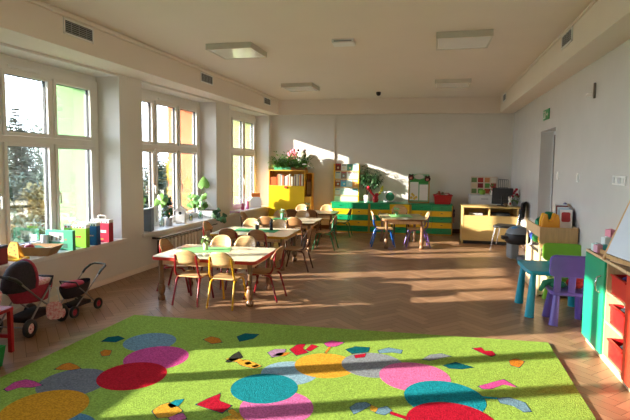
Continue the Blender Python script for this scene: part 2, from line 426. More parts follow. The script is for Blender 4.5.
b = MB(); b.box((-.022, -.012, -.085), (0, .022, .085)); b.build('housing', mat('taupe_plastic', (.16, .13, .10), .5), t, bevel=.006)
b = MB(); b.box((-.07, .01, -.06), (-.03, .03, -.03)); b.ell((-.075, .02, -.045), .018); b.build('bracket', M['white'], t)

# ------------------------------------------------------------------ rug
RCOL = ['#a4c454', '#7fa3b4', '#e0589f', '#cf1f30', '#83868e', '#e8a52a', '#5f93b0', '#f2b33c', '#9dbfd0', '#21939e', '#ea7ab4', '#9a9ea2', '#ee7bb0', '#1f9aa6', '#c41c34', '#11666a', '#e08a2c', '#3a3a30', '#22485e', '#b98fae']
def rugm(h):
    c = tuple(x*.80 for x in s2l(h)); return mat('rug_pile_'+h.strip('#'), c, .95, .42, 90, 1.0, 120, spec=.04)
RZt = .016
def rug():
    b = MB(); x0, x1, y0, y1 = -3.05, 1.03, 1.75, 4.66
    # the rug lies slightly askew: near edge straight, far edge following the room
    b.prism([(-3.08, 1.7), (1.02, 1.75), (1.03, 4.77), (-2.97, 4.50)], 0.0005, RZt)
    z = [RZt]
    def shape(poly, mi, st=.00008):
        z[0] += st; b.prism(poly, RZt-.0005, z[0], mi)
    cs = [(-2.39, 3.85, .225, 1), (-2.14, 3.54, .255, 2), (-2.47, 2.98, .24, 4), (-2.13, 3.19, .248, 3), (-2.12, 2.36, .25, 6), (-2.38, 2.61, .26, 5),
          (-1.02, 3.54, .215, 8), (-.79, 3.75, .24, 7), (-.95, 3.0, .24, 10), (-1.12, 3.25, .236, 9), (-.43, 3.86, .245, 11), (-.1, 3.72, .262, 12), (.15, 3.08, .28, 14), (.11, 3.42, .27, 13),
          (-1.0, 2.68, .25, 7), (.1, 2.72, .27, 5), (-2.0, 2.02, .26, 10), (-1.2, 2.38, .25, 1)]
    order = [0, 1, 2, 3, 4, 5, 14, 8, 6, 7, 9, 10, 11, 15, 13, 12, 16, 17]
    for i in order: shape(circ(cs[i][0], cs[i][1], cs[i][2], 36), cs[i][3])
    S = [([(-2.8,3.74),(-2.81,3.85),(-2.74,3.9),(-2.65,3.86),(-2.67,3.76)],15),([(-2.65,3.52),(-2.65,3.58),(-2.58,3.58),(-2.53,3.48),(-2.58,3.45)],16),
    ([(-2.76,3.13),(-2.77,3.23),(-2.74,3.27),(-2.65,3.24),(-2.58,3.2),(-2.63,3.15)],16),([(-2.85,2.76),(-2.87,2.87),(-2.83,2.93),(-2.75,2.92),(-2.64,2.88),(-2.69,2.83),(-2.77,2.81),(-2.8,2.74)],2),
    ([(-1.7,4.17),(-1.66,4.27),(-1.53,4.28),(-1.54,4.16),(-1.63,4.06)],15),([(-1.96,4.02),(-1.93,4.11),(-1.84,4.09),(-1.77,4.0),(-1.84,3.94)],16),
    ([(-1.57,3.61),(-1.57,3.76),(-1.55,3.84),(-1.47,3.73),(-1.5,3.65),(-1.54,3.6)],17),([(-1.48,3.62),(-1.43,3.69),(-1.32,3.64),(-1.26,3.6),(-1.31,3.54),(-1.42,3.57)],7),
    ([(-1.60,3.66),(-1.50,3.70),(-1.42,3.66),(-1.50,3.62)],7),([(-1.42,3.62),(-1.39,3.66),(-1.35,3.63),(-1.38,3.59)],17),([(-1.34,3.58),(-1.31,3.62),(-1.28,3.60),(-1.31,3.56)],17),
    ([(-1.31,3.88),(-1.27,3.97),(-1.18,3.99),(-1.17,3.85),(-1.24,3.79)],19),([(-1.25,3.82),(-1.22,3.9),(-1.12,3.93),(-1.15,3.84)],16),
    ([(-1.15,3.99),(-1.12,4.12),(-1.05,4.16),(-1.05,4.05),(-.98,3.97),(-1.06,3.88)],14),([(-1.02,4.02),(-1.0,4.16),(-.93,4.13),(-.97,4.0)],14),
    ([(-.9,4.21),(-.85,4.3),(-.73,4.28),(-.78,4.17),(-.85,4.14)],2),([(-.85,4.01),(-.84,4.15),(-.82,4.14),(-.83,3.99)],16),
    ([(-.69,4.12),(-.62,4.21),(-.5,4.22),(-.5,4.11),(-.62,4.04)],15),([(-.6,4.01),(-.51,4.08),(-.51,3.99),(-.58,3.95)],14),
    ([(-.42,4.17),(-.34,4.26),(-.22,4.23),(-.23,4.15),(-.3,4.16),(-.4,4.11)],1),([(-.05,4.07),(.01,4.19),(.1,4.24),(.18,4.2),(.09,4.13),(.01,4.06)],11),
    ([(.11,3.99),(.21,4.08),(.34,4.01),(.25,3.95),(.16,3.94)],15),([(.36,4.43),(.44,4.48),(.46,4.40),(.52,4.42),(.54,4.33),(.5,4.28),(.44,4.33)],14),
    ([(.63,4.23),(.69,4.29),(.75,4.24),(.69,4.1),(.63,4.13)],16),([(.35,3.67),(.45,3.76),(.54,3.84),(.62,3.72),(.53,3.75),(.44,3.65),(.38,3.63)],2),
    ([(.46,3.51),(.54,3.54),(.63,3.49),(.65,3.37),(.6,3.35),(.55,3.42),(.47,3.44)],1),([(.35,3.51),(.46,3.52),(.45,3.49),(.35,3.48)],13),
    ([(-1.47,2.9),(-1.43,3.0),(-1.38,3.09),(-1.35,2.99),(-1.24,2.95),(-1.26,2.84),(-1.37,2.87)],14),([(-1.24,2.87),(-1.10,2.77),(-1.10,2.81),(-1.22,2.91)],7),
    ([(-1.7,2.75),(-1.69,2.83),(-1.65,2.88),(-1.58,2.85),(-1.51,2.8),(-1.55,2.71),(-1.62,2.68)],7),([(-1.65,2.85),(-1.63,2.92),(-1.58,2.95),(-1.57,2.86),(-1.6,2.81)],13),([(-1.56,2.7),(-1.5,2.78),(-1.44,2.72),(-1.5,2.66)],10),
    ([(-.49,3.12),(-.46,3.19),(-.4,3.22),(-.36,3.19),(-.41,3.1),(-.45,3.04)],1),([(-.36,3.19),(-.31,3.16),(-.32,3.1),(-.36,3.12)],7),
    ([(-.31,3.16),(-.26,3.2),(-.22,3.15),(-.26,3.08),(-.32,3.09)],1),([(-.23,3.14),(-.11,3.09),(-.11,3.05),(-.23,3.1)],14)]
    zc = z[0]
    for p, mi in S:
        z[0] = zc
        cx = sum(q[0] for q in p)/len(p); cy = sum(q[1] for q in p)/len(p)
        shape([(cx+(x-cx)*1.05, cy+(y-cy)*1.05) for x, y in p], 18 if mi not in (17,) else mi)
        # rounded inner shape (one Chaikin pass)
        q = []
        for k in range(len(p)):
            a, c = p[k], p[(k+1) % len(p)]
            q += [(a[0]*.88+c[0]*.12, a[1]*.88+c[1]*.12), (a[0]*.12+c[0]*.88, a[1]*.12+c[1]*.88)]
        shape(q, mi)
    tag(b.build('caterpillar_rug', [rugm(h) for h in RCOL]), 'large lime green pile rug with caterpillars of coloured discs and butterflies', 'rug')
rug()

# ------------------------------------------------------------------ children's chairs and tables
FR = {}
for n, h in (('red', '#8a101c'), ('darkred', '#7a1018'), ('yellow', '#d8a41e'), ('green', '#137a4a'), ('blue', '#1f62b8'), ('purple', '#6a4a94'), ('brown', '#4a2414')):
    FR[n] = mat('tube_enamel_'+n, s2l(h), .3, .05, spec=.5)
PROTO = []
def make_chair():
    t = thing('school_chair', 'proto', 'chair'); S = 1
    st = MB(); poly = rrect(-.155, -.13, .155, .17, .05)
    n = len(poly); z = .315
    st.prism(poly, z, z+.014); st.build('seat', M['ply'], t, bevel=.004)
    bk = MB(); NU, NV = 12, 7; th = .011; vs = []
    for side in (0, 1):
        for j in range(NV+1):
            for i in range(NU+1):
                u = -1+2*i/NU; v = j/NV
                zt = .635-.075*abs(u)**3.2; zb = .475+.03*abs(u)**4
                x = .148*u*(1-.10*max(0, v-.5)*abs(u)); zz = zb+(zt-zb)*v
                y = -.188+.045*u*u-.035*v+(th if side else 0)
                vs.append((x, y, zz))
    K = (NU+1)*(NV+1); fs = []
    for j in range(NV):
        for i in range(NU):
            a = j*(NU+1)+i; fs.append((a, a+1, a+NU+2, a+NU+1)); fs.append((K+a, K+a+NU+1, K+a+NU+2, K+a+1))
    for i in range(NU):
        fs.append((i, K+i, K+i+1, i+1)); a = NV*(NU+1)+i; fs.append((a, a+1, K+a+1, K+a))
    for j in range(NV):
        a = j*(NU+1); fs.append((a, a+NU+1, K+a+NU+1, K+a)); a += NU; fs.append((a, K+a, K+a+NU+1, a+NU+1))
    bk.add(vs, fs, 0, True); bk.build('backrest', M['ply'], t)
    r = .012; m = FR['red']
    for s in (-1, 1):
        MB().tube([(s*.145, .205, .006), (s*.132, .14, .27), (s*.128, .11, .3), (s*.125, .05, .306)], r).build('leg', m, t)
        MB().tube([(s*.15, -.215, .006), (s*.14, -.135, .28), (s*.135, -.11, .3), (s*.128, -.05, .306)], r).build('leg', m, t)
        MB().tube([(s*.128, -.02, .306), (s*.142, -.13, .335), (s*.142, -.158, .38), (s*.132, -.175, .5), (s*.125, -.185, .575)], r*.95).build('back_post', m, t)
    MB().tube([(-.125, .05, .306), (.125, .05, .306)], r*.9).tube([(-.128, -.05, .306), (.128, -.05, .306)], r*.9).build('seat_rail', m, t)
    return t
def chair(x, y, rz, col, label, sc=1.0, dark=False):
    mats = {FR['red'].name: FR[col]}
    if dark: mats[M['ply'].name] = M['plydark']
    r = dup(PROTO[0], (x, y, 0), rz, label, None, mats)
    r.scale = (sc, sc, sc); return r
PROTO.append(make_chair())
N, S_, E_, W_ = 0.0, PI, -PI/2, PI/2      # facing: N = +y (away from the camera), E = +x, W = -x
p0 = PROTO[0]
p0.location = (-2.63, 5.16, 0); p0.rotation_euler = (0, 0, -.02); p0['label'] = 'red-framed wooden chair seen from behind at the nearest table'
chair(-2.21, 5.15, -.03, 'yellow', 'yellow-framed wooden chair seen from behind at the nearest table')
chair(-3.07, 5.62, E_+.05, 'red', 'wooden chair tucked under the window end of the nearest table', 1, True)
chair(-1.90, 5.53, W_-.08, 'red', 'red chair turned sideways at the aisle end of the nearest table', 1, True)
chair(-2.70, 5.93, S_, 'red', 'sunlit chair across the nearest table, behind its flower pot')
chair(-2.36, 5.95, S_+.05, 'red', 'sunlit chair across the nearest table, right of the flower pot')
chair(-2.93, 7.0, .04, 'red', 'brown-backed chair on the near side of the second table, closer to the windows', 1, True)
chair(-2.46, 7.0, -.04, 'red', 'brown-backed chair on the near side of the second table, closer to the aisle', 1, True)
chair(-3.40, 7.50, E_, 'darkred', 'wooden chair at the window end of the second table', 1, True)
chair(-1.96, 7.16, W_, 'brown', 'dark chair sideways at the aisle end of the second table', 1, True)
chair(-3.04, 7.95, S_, 'brown', 'pale chair across the second table on the window side')
chair(-2.54, 7.92, S_-.05, 'brown', 'tan chair across the second table on the aisle side')
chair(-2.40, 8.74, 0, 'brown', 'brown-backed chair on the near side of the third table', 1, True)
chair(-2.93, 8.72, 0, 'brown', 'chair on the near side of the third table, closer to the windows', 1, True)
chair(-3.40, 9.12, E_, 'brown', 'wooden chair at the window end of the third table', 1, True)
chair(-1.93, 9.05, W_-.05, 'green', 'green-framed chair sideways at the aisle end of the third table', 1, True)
chair(-3.02, 9.60, S_, 'brown', 'cream chair across the third table on the window side')
chair(-2.56, 9.62, S_, 'brown', 'cream chair across the third table on the aisle side')
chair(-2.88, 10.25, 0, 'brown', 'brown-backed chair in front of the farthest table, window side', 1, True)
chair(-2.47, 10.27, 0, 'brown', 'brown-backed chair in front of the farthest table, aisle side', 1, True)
chair(-2.97, 11.12, S_, 'green', 'wooden chair behind the farthest table in front of the yellow cupboard')
chair(-2.40, 11.22, S_, 'brown', 'pale chair behind the farthest table next to the striped drawers')
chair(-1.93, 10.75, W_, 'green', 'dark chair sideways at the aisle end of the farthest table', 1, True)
chair(-.93, 9.70, E_+.18, 'blue', 'blue-framed chair at the window-side end of the table in front of the drawers', 1.08)
chair(-.29, 9.86, W_+.18, 'purple', 'purple-framed chair at the door-side end of the table in front of the drawers', 1.08)
chair(-.66, 10.66, S_+.2, 'brown', 'pale chair behind the table in front of the drawers', 1.12)

EDGE = {n: pm(h, .4) for n, h in (('red', '#c23a2a'), ('yellow', '#cf9a28'), ('brown', '#7a5330'), ('green', '#7f9a4a'))}
def table(x, y, rz, w, d, h, edge, label, topm=None):
    t = thing('school_table', label, 'table', (x, y, 0), rz, 'kindergarten tables')
    def tp(q): return rrect(-w/2+q, -d/2+q, w/2-q, d/2-q, .07, 5)
    MB().prism(tp(.004), h-.034, h).build('tabletop', topm or M['tabletop'], t, bevel=.003)
    o = tp(0); k = tp(.0035); n = len(o); e = MB(); vs = []
    for q, z in ((o, h-.037), (o, h-.002), (k, h-.002), (k, h-.037)): vs += [(a[0], a[1], z) for a in q]
    e.add(vs, [(r*n+i, r*n+(i+1) % n, ((r+1) % 4)*n+(i+1) % n, ((r+1) % 4)*n+i) for r in range(4) for i in range(n)]); e.build('edge_band', EDGE[edge], t)
    a = MB(); ix, iy = w/2-.085, d/2-.085
    a.box((-ix, -iy-.01, h-.10), (ix, -iy+.01, h-.035)); a.box((-ix, iy-.01, h-.10), (ix, iy+.01, h-.035)); a.box((-ix-.01, -iy, h-.10), (-ix+.01, iy, h-.035)); a.box((ix-.01, -iy, h-.10), (ix+.01, iy, h-.035))
    a.build('apron', M['beech'], t)
    prof = [(.030, 0), (.040, .004), (.043, .03), (.036, .055), (.026, .068), (.036, .085), (.043, .12), (.041, .16), (.030, .185), (.026, .195), (.033, .205), (.030, .22), (.026, .24), (.029, h-.12), (.029, h-.035)]
    for sx in (-1, 1):
        for sy in (-1, 1):
            MB().lathe(prof, 16, 0, TR(sx*(ix-.005), sy*(iy-.005), 0)).build('leg', M['legwood'], t)
    return t
table(-2.50, 5.52, .03, 1.25, .92, .52, 'red', 'red-edged table nearest the camera with six chairs')
table(-2.68, 7.40, .02, 1.22, .92, .52, 'yellow', 'yellow-edged table, second of the row along the windows')
table(-2.66, 9.09, .02, 1.16, .95, .52, 'brown', 'third table of the row along the windows, with a green-framed chair at its end')
table(-2.62, 10.76, .02, 1.16, .66, .52, 'brown', 'small farthest table of the row, in front of the yellow cupboard')
table(-.60, 9.93, .19, .84, 1.06, .57, 'brown', 'table standing alone in front of the striped drawers', mat('olive_laminate', (.62, .50, .27), .2, .08, spec=.5))

# runners and pots on tables
GR = [mat('green_runner', s2l('#7fc173'), .8, .1, 60), mat('green_runner_dark', s2l('#3f9a5c'), .8, .1, 60)]
def runner(x, y, z, rz, w, d, k, label):
    MBx = MB().prism(rrect(-w/2, -d/2, w/2, d/2, .01, 2), 0, .003); tag(MBx.build('table_runner', GR[k]), label, 'table mat', 'green table mats', (x, y, z+.0005), rz)
runner(-2.70, 5.62, .52, .35, .60, .36, 0, 'green cloth mat on the nearest table')
runner(-2.72, 7.47, .52, .05, .70, .34, 1, 'green cloth mat on the second table')
runner(-2.75, 9.15, .52, .05, .5, .3, 1, 'green cloth mat on the third table')
runner(-.62, 10.0, .57, .19, .42, .5, 0, 'green cloth mat on the table in front of the drawers')
def tpot(x, y, z, potm, label, fl, r=.035, h=.085, leafm='leafl'):
    t = thing('potted_flower', label, 'potted plant', (x, y, z+.004))
    MB().lathe([(r*.75, 0), (r, h), (r*.9, h), (r*.85, h-.012)], 16).build('pot', potm, t)
    f = MB(); bush(f, (0, 0, h+.03), (r*1.6, r*1.6, .04), 46, .05, .016)
    f.build('foliage', M[leafm], t)
    b = MB(); rr = random.Random(int(x*100))
    for i in range(9): b.ell((rr.uniform(-1.5, 1.5)*r, rr.uniform(-1.5, 1.5)*r, h+.045+rr.uniform(0, .03)), .011, 6, 5)
    b.build('blossoms', pm(fl, .6), t)
tpot(-2.70, 5.62, .52, pm('#d8d39a'), 'cream pot of small white flowers on the nearest table', '#f4f6d8')
tpot(-2.70, 7.47, .52, pm('#3a3f38'), 'dark pot of white flowers on the second table', '#e9f2dc')
tpot(-2.80, 9.15, .52, pm('#7cc0a8'), 'teal cup with a small plant on the third table', '#dff0e0', .03, .11)
tpot(-2.72, 10.8, .52, pm('#3f6a55'), 'green pot with a small plant on the farthest table', '#cfe6d2', .03, .1)
tpot(-.70, 10.05, .57, pm('#8fb49a'), 'small potted plant on the table in front of the drawers', '#8fd09a', .032, .07)
b = MB().lathe([(.028, 0), (.024, .05), (.026, .12), (.012, .15), (.01, .18), (.012, .185)], 14); tag(b.build('bottle', M['black']), 'small dark bottle on the second table', 'bottle', None, (-2.50, 7.58, .5205))

# ------------------------------------------------------------------ back wall: cupboard, drawers
YEL = mat('yellow_laminate', s2l('#dcb61c'), .35, .04, spec=.45); YEL2 = mat('warm_yellow_board', s2l('#d8a23a'), .4, .06)
GRN = mat('green_laminate', s2l('#189a62'), .3, .05, spec=.5); DY = mat('drawer_yellow', s2l('#f0c21e'), .3, .05, spec=.5)
t = thing('yellow_cupboard', 'yellow cupboard with a row of books in the corner by the windows', 'cupboard', (-3.40, 11.62, 0), AB)
w, d, h = .88, .36, 1.40
b = MB(); b.box((-w/2, -.2, 0), (-w/2+.02, .16, h)); b.box((w/2-.02, -.2, 0), (w/2, .16, h)); b.box((-w/2, -.2, h), (w/2, .16, h+.022)); b.box((-w/2+.02, -.2, 1.035), (w/2-.02, .16, 1.055)); b.box((-w/2+.02, -.2, .02), (w/2-.02, .16, .06)); b.box((-w/2+.02, .14, .06), (w/2-.02, .155, h))
b.build('body', YEL2, t)
o = MB().box((-w/2+.004, -.222, .06), (w/2-.004, -.201, 1.045)).build('door', YEL, t, bevel=.003)
MB().box((-.05, -.24, .99), (.02, -.222, 1.045)).build('handle', pm('#a0401c'), o, bevel=.004)
# side shelf
b = MB(); x0 = w/2+.001; b.box((x0, -.2, 0), (x0+.15, .15, .8)); b.box((x0, .13, .8), (x0+.15, .15, 1.34)); b.box((x0+.135, -.05, .8), (x0+.15, .13, 1.34)); b.box((x0, -.14, 1.34), (x0+.15, .15, 1.36)); b.build('corner_shelf', YEL2, t)
BKC = ['#b0582a', '#c79a6a', '#8f8f86', '#d9d5c4', '#b9653c', '#6d5a4a', '#e0d8c8', '#caa', '#9c3f32', '#d8cfae', '#8a6c4a', '#e8e2d2', '#b08a4f', '#c8c3b6', '#784a38', '#ded3b0', '#9d9a90', '#d2a35a', '#b3463a', '#e6dcc0']
BKC = [c if len(c) == 7 else '#ccaaaa' for c in BKC]
ords = ['first', 'second', 'third', 'fourth', 'fifth', 'sixth', 'seventh', 'eighth', 'ninth', 'tenth', 'eleventh', 'twelfth', 'thirteenth', 'fourteenth', 'fifteenth', 'sixteenth', 'seventeenth', 'eighteenth', 'nineteenth', 'twentieth']
x = -3.40-w/2+.03; yb = 11.62
MB0 = MB().box((0, -.14, 0), (.16, 0, .20)); o = MB0.build('picture_box', pm('#c25a26')); tag(o, 'orange picture box at the left end of the book row', 'box', None, (x, yb-.05-.02, 1.0555), AB)
x += .175; R2 = random.Random(5)
for i in range(20):
    tk = R2.uniform(.022, .040); hh = R2.uniform(.20, .275)
    if x+tk > -3.40+w/2-.03: break
    b = MB().box((0, -.16, 0), (tk-.003, 0, hh), 0); b.box((.003, -.155, .004), (tk-.006, .003, hh+.001), 1)
    o = b.build('book', [pm(BKC[i], .6), M['white']]); tag(o, '%s book from the left in the yellow cupboard' % ords[i], 'book', 'books in the yellow cupboard', (x, yb-.04+AB*(x+3.40), 1.0555), AB); x += tk
o = MB().box((0, -.16, 0), (.1, 0, .40)).box((.004, -.163, .05), (.096, -.16, .34), 1).build('file_box', [pm('#5a3a24', .7), pm('#8a6a42', .7)]); tag(o, 'dark brown file standing on the corner shelf of the yellow cupboard', 'file', None, (-3.40+w/2+.02, 11.72, .801), AB)

# plants on the cupboard
def troughplant(x, y, z, w, label, n, seed, hgt):
    t = thing('potted_fern', label, 'plant', (x, y, z)); rr = random.Random(seed)
    MB().box((-w/2, -.06, 0), (w/2, .06, .07)).build('planter', pm('#3f9a72' if seed == 1 else '#8a5a30', .6), t, bevel=.006)
    f = MB()
    for i in range(n):
        a = rr.uniform(0, 2*PI); b0 = Vector((rr.uniform(-w*.45, w*.45), rr.uniform(-.04, .04), .07)); l = rr.uniform(.16, .32); up = rr.uniform(.6, 2.1)
        d = Vector((math.cos(a)*.9, math.sin(a)*.5, up)); prev = b0
        for k in range(1, 5):
            p = b0+d*(l*k/4)-Vector((0, 0, .75*l*(k/4)**2))
            p.z = max(p.z, .01 if abs(p.x) < w/2+.05 else -.06)
            for sgn in (-1, 1):
                leaf(f, prev, (p-prev).normalized()+Vector((-d.y, d.x, 0))*sgn*.8, .085, .032, rr.choice((0, 0, 1)), .1)
            prev = p
    f.build('foliage', [M['leafm'], M['leafl']], t)
troughplant(-3.52, 11.56, 1.4225, .42, 'bushy fern on the cupboard top next to the windows', 130, 1, .2)
troughplant(-3.14, 11.58, 1.4225, .40, 'bushy fern on the right half of the cupboard top', 120, 2, .2)
t = thing('paper_flower', 'pink paper flower above the ferns on the yellow cupboard', 'decoration', (-3.33, 11.72, 1.4225)); MB().tube([(0, 0, 0), (0, 0, .28)], .006).build('stick', M['leafm'], t)
b = MB()
for k in range(14):
    a = k*2.4; q = .11*math.sqrt((k+.5)/14); b.ell((q*math.cos(a), -.02, .36+q*math.sin(a)*1.15), (.045, .035, .045), 8, 6)
b.build('petals', pm('#ee7f8c', .8), t)
t = thing('plush_ladybird', 'round cream and dark spotted plush toy among the ferns', 'plush toy', (-3.08, 11.66, 1.4725))
MB().tube([(0, 0, -.05), (0, 0, .2)], .01).build('stick', M['bark'], t)
b = MB(); b.ell((0, -.03, .31), (.12, .07, .12), 16, 10); b.build('body', pm('#e8d6c4', .9), t)
b = MB()
for dx, dz, r in ((-.07, .35, .038), (.05, .38, .036), (.07, .29, .04), (-.03, .26, .036), (.0, .33, .022), (-.09, .28, .028), (.03, .22, .026)): b.ell((dx, -.09+.5*(dx*dx+(dz-.31)**2)/.12, dz), (r, .014, r), 10, 6)
b.ell((-.08, -.05, .42), (.03, .025, .03)); b.ell((.08, -.05, .42), (.03, .025, .03)); b.build('spots', pm('#3a1016', .9), t)

# striped drawer units
def striped(x0, x1, label, rows, mis):
    w = x1-x0; t = thing('striped_drawer_unit', label, 'drawer unit', ((x0+x1)/2, 11.78+AB*((x0+x1)/2+1), 0), AB, 'green and yellow drawer units along the back wall')
    d = .34
    b = MB(); b.box((-w/2, -d+.02, .0), (w/2, .16, .03)); b.box((-w/2, -d+.02, .03), (-w/2+.018, .16, .68)); b.box((w/2-.018, -d+.02, .03), (w/2, .16, .68)); b.box((-w/2+.018, .14, .03), (w/2-.018, .155, .68)); b.build('body', YEL2, t)
    MB().box((-w/2, -d, .681), (w/2, .16, .70)).build('worktop', GRN, t, bevel=.003)
    hh = .65/rows
    for r in range(rows):
        for k in range(2):
            z1 = .678-r*hh; z0 = z1-hh+.006; xa = -w/2+.02+k*(w-.04)/2+.002; xb = xa+(w-.04)/2-.004
            o = MB().box((xa, -d, z0), (xb, -d+.30, z1)).build('drawer', mis(r, k), t, bevel=.003)
            MB().cbox(((xa+xb)/2, -d-.008, (z0+z1)/2+.01), (.05, .016, .012)).build('handle', M['chrome'] if r % 2 else pm('#0c5a38'), o, bevel=.003)
alt = lambda r, k: GRN if r % 2 == 0 else DY
striped(-2.33, -1.44, 'striped green and yellow drawer unit under the tiered booklet rack', 5, alt)
striped(-1.435, -.515, 'striped drawer unit behind the lone table, with a yellow drawer in its top row', 5, lambda r, k: DY if (r == 0 and k == 1) else alt(r, k))
striped(-.51, .41, 'striped drawer unit under the red basket at the door-side end', 5, alt)
YD = lambda x: 11.78+AB*(x+1)

# booklet rack
t = thing('booklet_rack', 'tall yellow-sided rack with four tiers of picture booklets on the drawers', 'display rack', (-2.02, YD(-2.02)+.11, .7005), AB)
w = .60; MB().box((-w/2, -.09, 0), (-w/2+.018, .09, .88)).build('side_panel', DY, t); MB().box((w/2-.018, -.09, 0), (w/2, .09, .88)).build('side_panel', DY, t)
b = MB(); b.box((-w/2+.018, .075, 0), (w/2-.018, .09, .88)); 
for k in range(4): b.box((-w/2+.018, -.085+k*.025, .12+k*.19), (w/2-.018, -.02+k*.025, .132+k*.19)); b.box((-w/2+.018, -.085+k*.025, .132+k*.19), (w/2-.018, -.079+k*.025, .15+k*.19))
b.build('shelf_tiers', M['beech'], t)
MB().box((-w/2+.02, -.087, 0), (w/2-.02, .074, .11)).build('base_box', pm('#f3ecc8'), t, bevel=.004)
tier = [['#7a3a3c', '#eef0f0', '#5fae9a', '#d6eff4'], ['#d3e2e4', '#8a8078', '#dff1f8', '#a8dcec'], ['#a05a48', '#5fb4d8', '#c0e2f0', '#e0a45a'], ['#e6ecdf', '#bfe0cf', '#efe4d2', '#aad9e8']]
wd = ['bottom tier', 'second tier up', 'third tier up', 'top tier']; wc = ['leftmost', 'second from left', 'third from left', 'rightmost']
cn = [['pale green', 'mint', 'beige', 'sky blue'], ['brown', 'blue', 'light blue', 'orange'], ['grey blue', 'dark taupe', 'white blue', 'turquoise'], ['dark red', 'white', 'teal', 'ice blue']]
cols = [tier[3], tier[2], tier[1], tier[0]]
R3 = random.Random(3)
for k in range(4):
    for j in range(4):
        bw, bh = .136, R3.uniform(.155, .185); x = -.21+j*.14; a = -.12
        X = TR(x, -.066+k*.025, .135+k*.19) @ RX(a) @ RZ(0)
        b = MB(); b.box((-bw/2, -.005, 0), (bw/2, .005, bh), 0, X); b.box((-bw/2+.004, -.0045, .003), (bw/2+.0015, .0045, bh+.001), 1, X)
        b.prism(circ(R3.uniform(-.02, .02), bh*.45, bw*.18, 14), .0051, .0058, 2, X @ FRONT); b.box((-bw*.38, -.0057, bh*.82), (bw*.38, -.0051, bh*.92), 3, X)
        o = b.build('booklet', [pm(cols[k][j], .5), M['white'], pm(R3.choice(['#e8f2f4', '#cfe6ee', '#f0e4c8', '#b8dce6', '#d8ead6']), .5), pm(R3.choice(['#ffffff', '#c43a4a', '#2f6aa0']), .5)])
        o.location = (-2.02, YD(-2.02)+.11, .7005); o.rotation_euler = (0, 0, AB); tag(o, '%s booklet on the rack, %s, %s' % (cn[k][j], wd[k], wc[j]), 'booklet', 'booklets on the yellow rack')

# ficus
t = thing('potted_ficus', 'leafy green bush in a white pot beside the booklet rack', 'potted plant', (-1.53, YD(-1.52)+.08, .7005))
MB().lathe([(.06, 0), (.075, .15), (.07, .15), (.066, .13)], 20).build('pot', M['white'], t, bevel=0)
b = MB(); b.lathe([(.064, .125), (.064, .128)], 16); b.build('soil', M['soil'], t)
b = MB(); tips = [(-.06, .02, .5), (.16, 0, .5), (.0, .03, .75), (.22, .0, .6)]
for q in tips: b.tube([(0, 0, .13), (q[0]*.3, q[1], .3), q], [.008, .006, .003], 6)
b.build('stems', M['bark'], t)
b = MB()
for c_, r_, n_ in (((-.04, .0, .62), (.14, .08, .25), 330), ((.20, 0, .55), (.16, .08, .21), 320), ((.06, 0, .40), (.14, .07, .14), 110)): bush(b, c_, r_, n_, .075, .032, (0, 0, 0, 1), droop=.5, inner=.1)
b.build('foliage', [M['leafd'], mat('ficus_pale_leaf', (.09, .16, .07), .4, .3)], t)
# red vase with tulips
t = thing('flower_vase', 'red vase with red and yellow artificial tulips on the drawers', 'vase', (-1.30, YD(-1.3)-.16, .7005))
MB().lathe([(.05, 0), (.075, .06), (.06, .13), (.05, .15)], 16).build('vase', pm('#b5121f', .4), t)
b = MB(); b.tube([(-.02, 0, .14), (-.1, 0, .22), (-.15, -.01, .29)], [.022, .028, .03], 8); b.ell((-.17, -.01, .33), (.035, .03, .05)); b.ell((.03, -.02, .18), (.05, .045, .04)); b.build('red_flowers', pm('#c4122a', .6), t)
b = MB(); b.tube([(.03, 0, .14), (.1, 0, .2), (.12, 0, .27)], .008, 6); b.build('stems', M['leafl'], t)
b = MB(); b.ell((.14, -.01, .30), (.035, .03, .06)); b.ell((.10, -.02, .22), (.03, .03, .035)); b.ell((.16, 0, .36), (.02, .02, .03)); b.build('yellow_flowers', pm('#e6d84a', .6), t)
# round green disc
t = thing('round_dial', 'round white-rimmed green dial leaning on the wall above the drawers', 'dial', (-.98, YD(-.98)-.02, .7005), AB)
X = TR(0, 0, .13) @ RX(-.15) @ FRONT
b = MB(); b.lathe([(.105, -.03), (.128, -.03), (.128, .012), (.115, .02), (.1, .012)], 32, 0, X, cap=False); b.build('rim', M['white'], t)
MB().lathe([(.002, .004), (.104, .006)], 32, 0, X, cap=False).build('face', pm('#2f8a66', .5), t)
MB().box((-.15, .03, 0), (.10, .06, .24)).build('stand', M['lgrey'], t, bevel=.005)
# window-shaped board
t = thing('picture_board', 'green and white framed board with two white panels on the drawers', 'board', (-.33, YD(-.33)-.02, .7005), AB)
X = RX(-.06)
b = MB(); b.box((-.23, 0, 0), (.23, .02, .66), 0, X); b.build('board', pm('#7fb48a', .6), t, bevel=.003)
b = MB(); b.box((-.24, -.012, 0), (-.215, .024, .56), 0, X); b.box((.215, -.012, 0), (.24, .024, .56), 0, X); b.box((-.24, -.03, 0), (.24, .024, .03), 0, X); b.build('frame', pm('#b98a4a', .5), t, bevel=.003)
for s in (-1, 1): MB().box((-.2 if s < 0 else .012, -.012, .06), (-.012 if s < 0 else .2, -.001, .48 if s < 0 else .42), 0, X).build('white_panel', M['white'], t, bevel=.002)
b = MB(); b.prism([(-.21, .50), (-.1, .56), (0, .585), (.1, .56), (.21, .50), (.21, .44), (-.21, .44)], .001, .006, 0, X @ FRONT); b.build('green_arch', pm('#3f9a4a', .6), t)
b = MB(); b.prism(circ(0, .60, .11, 20, .055), .002, .012, 0, X @ FRONT); b.build('cloud', pm('#c8ccc4', .6), t)
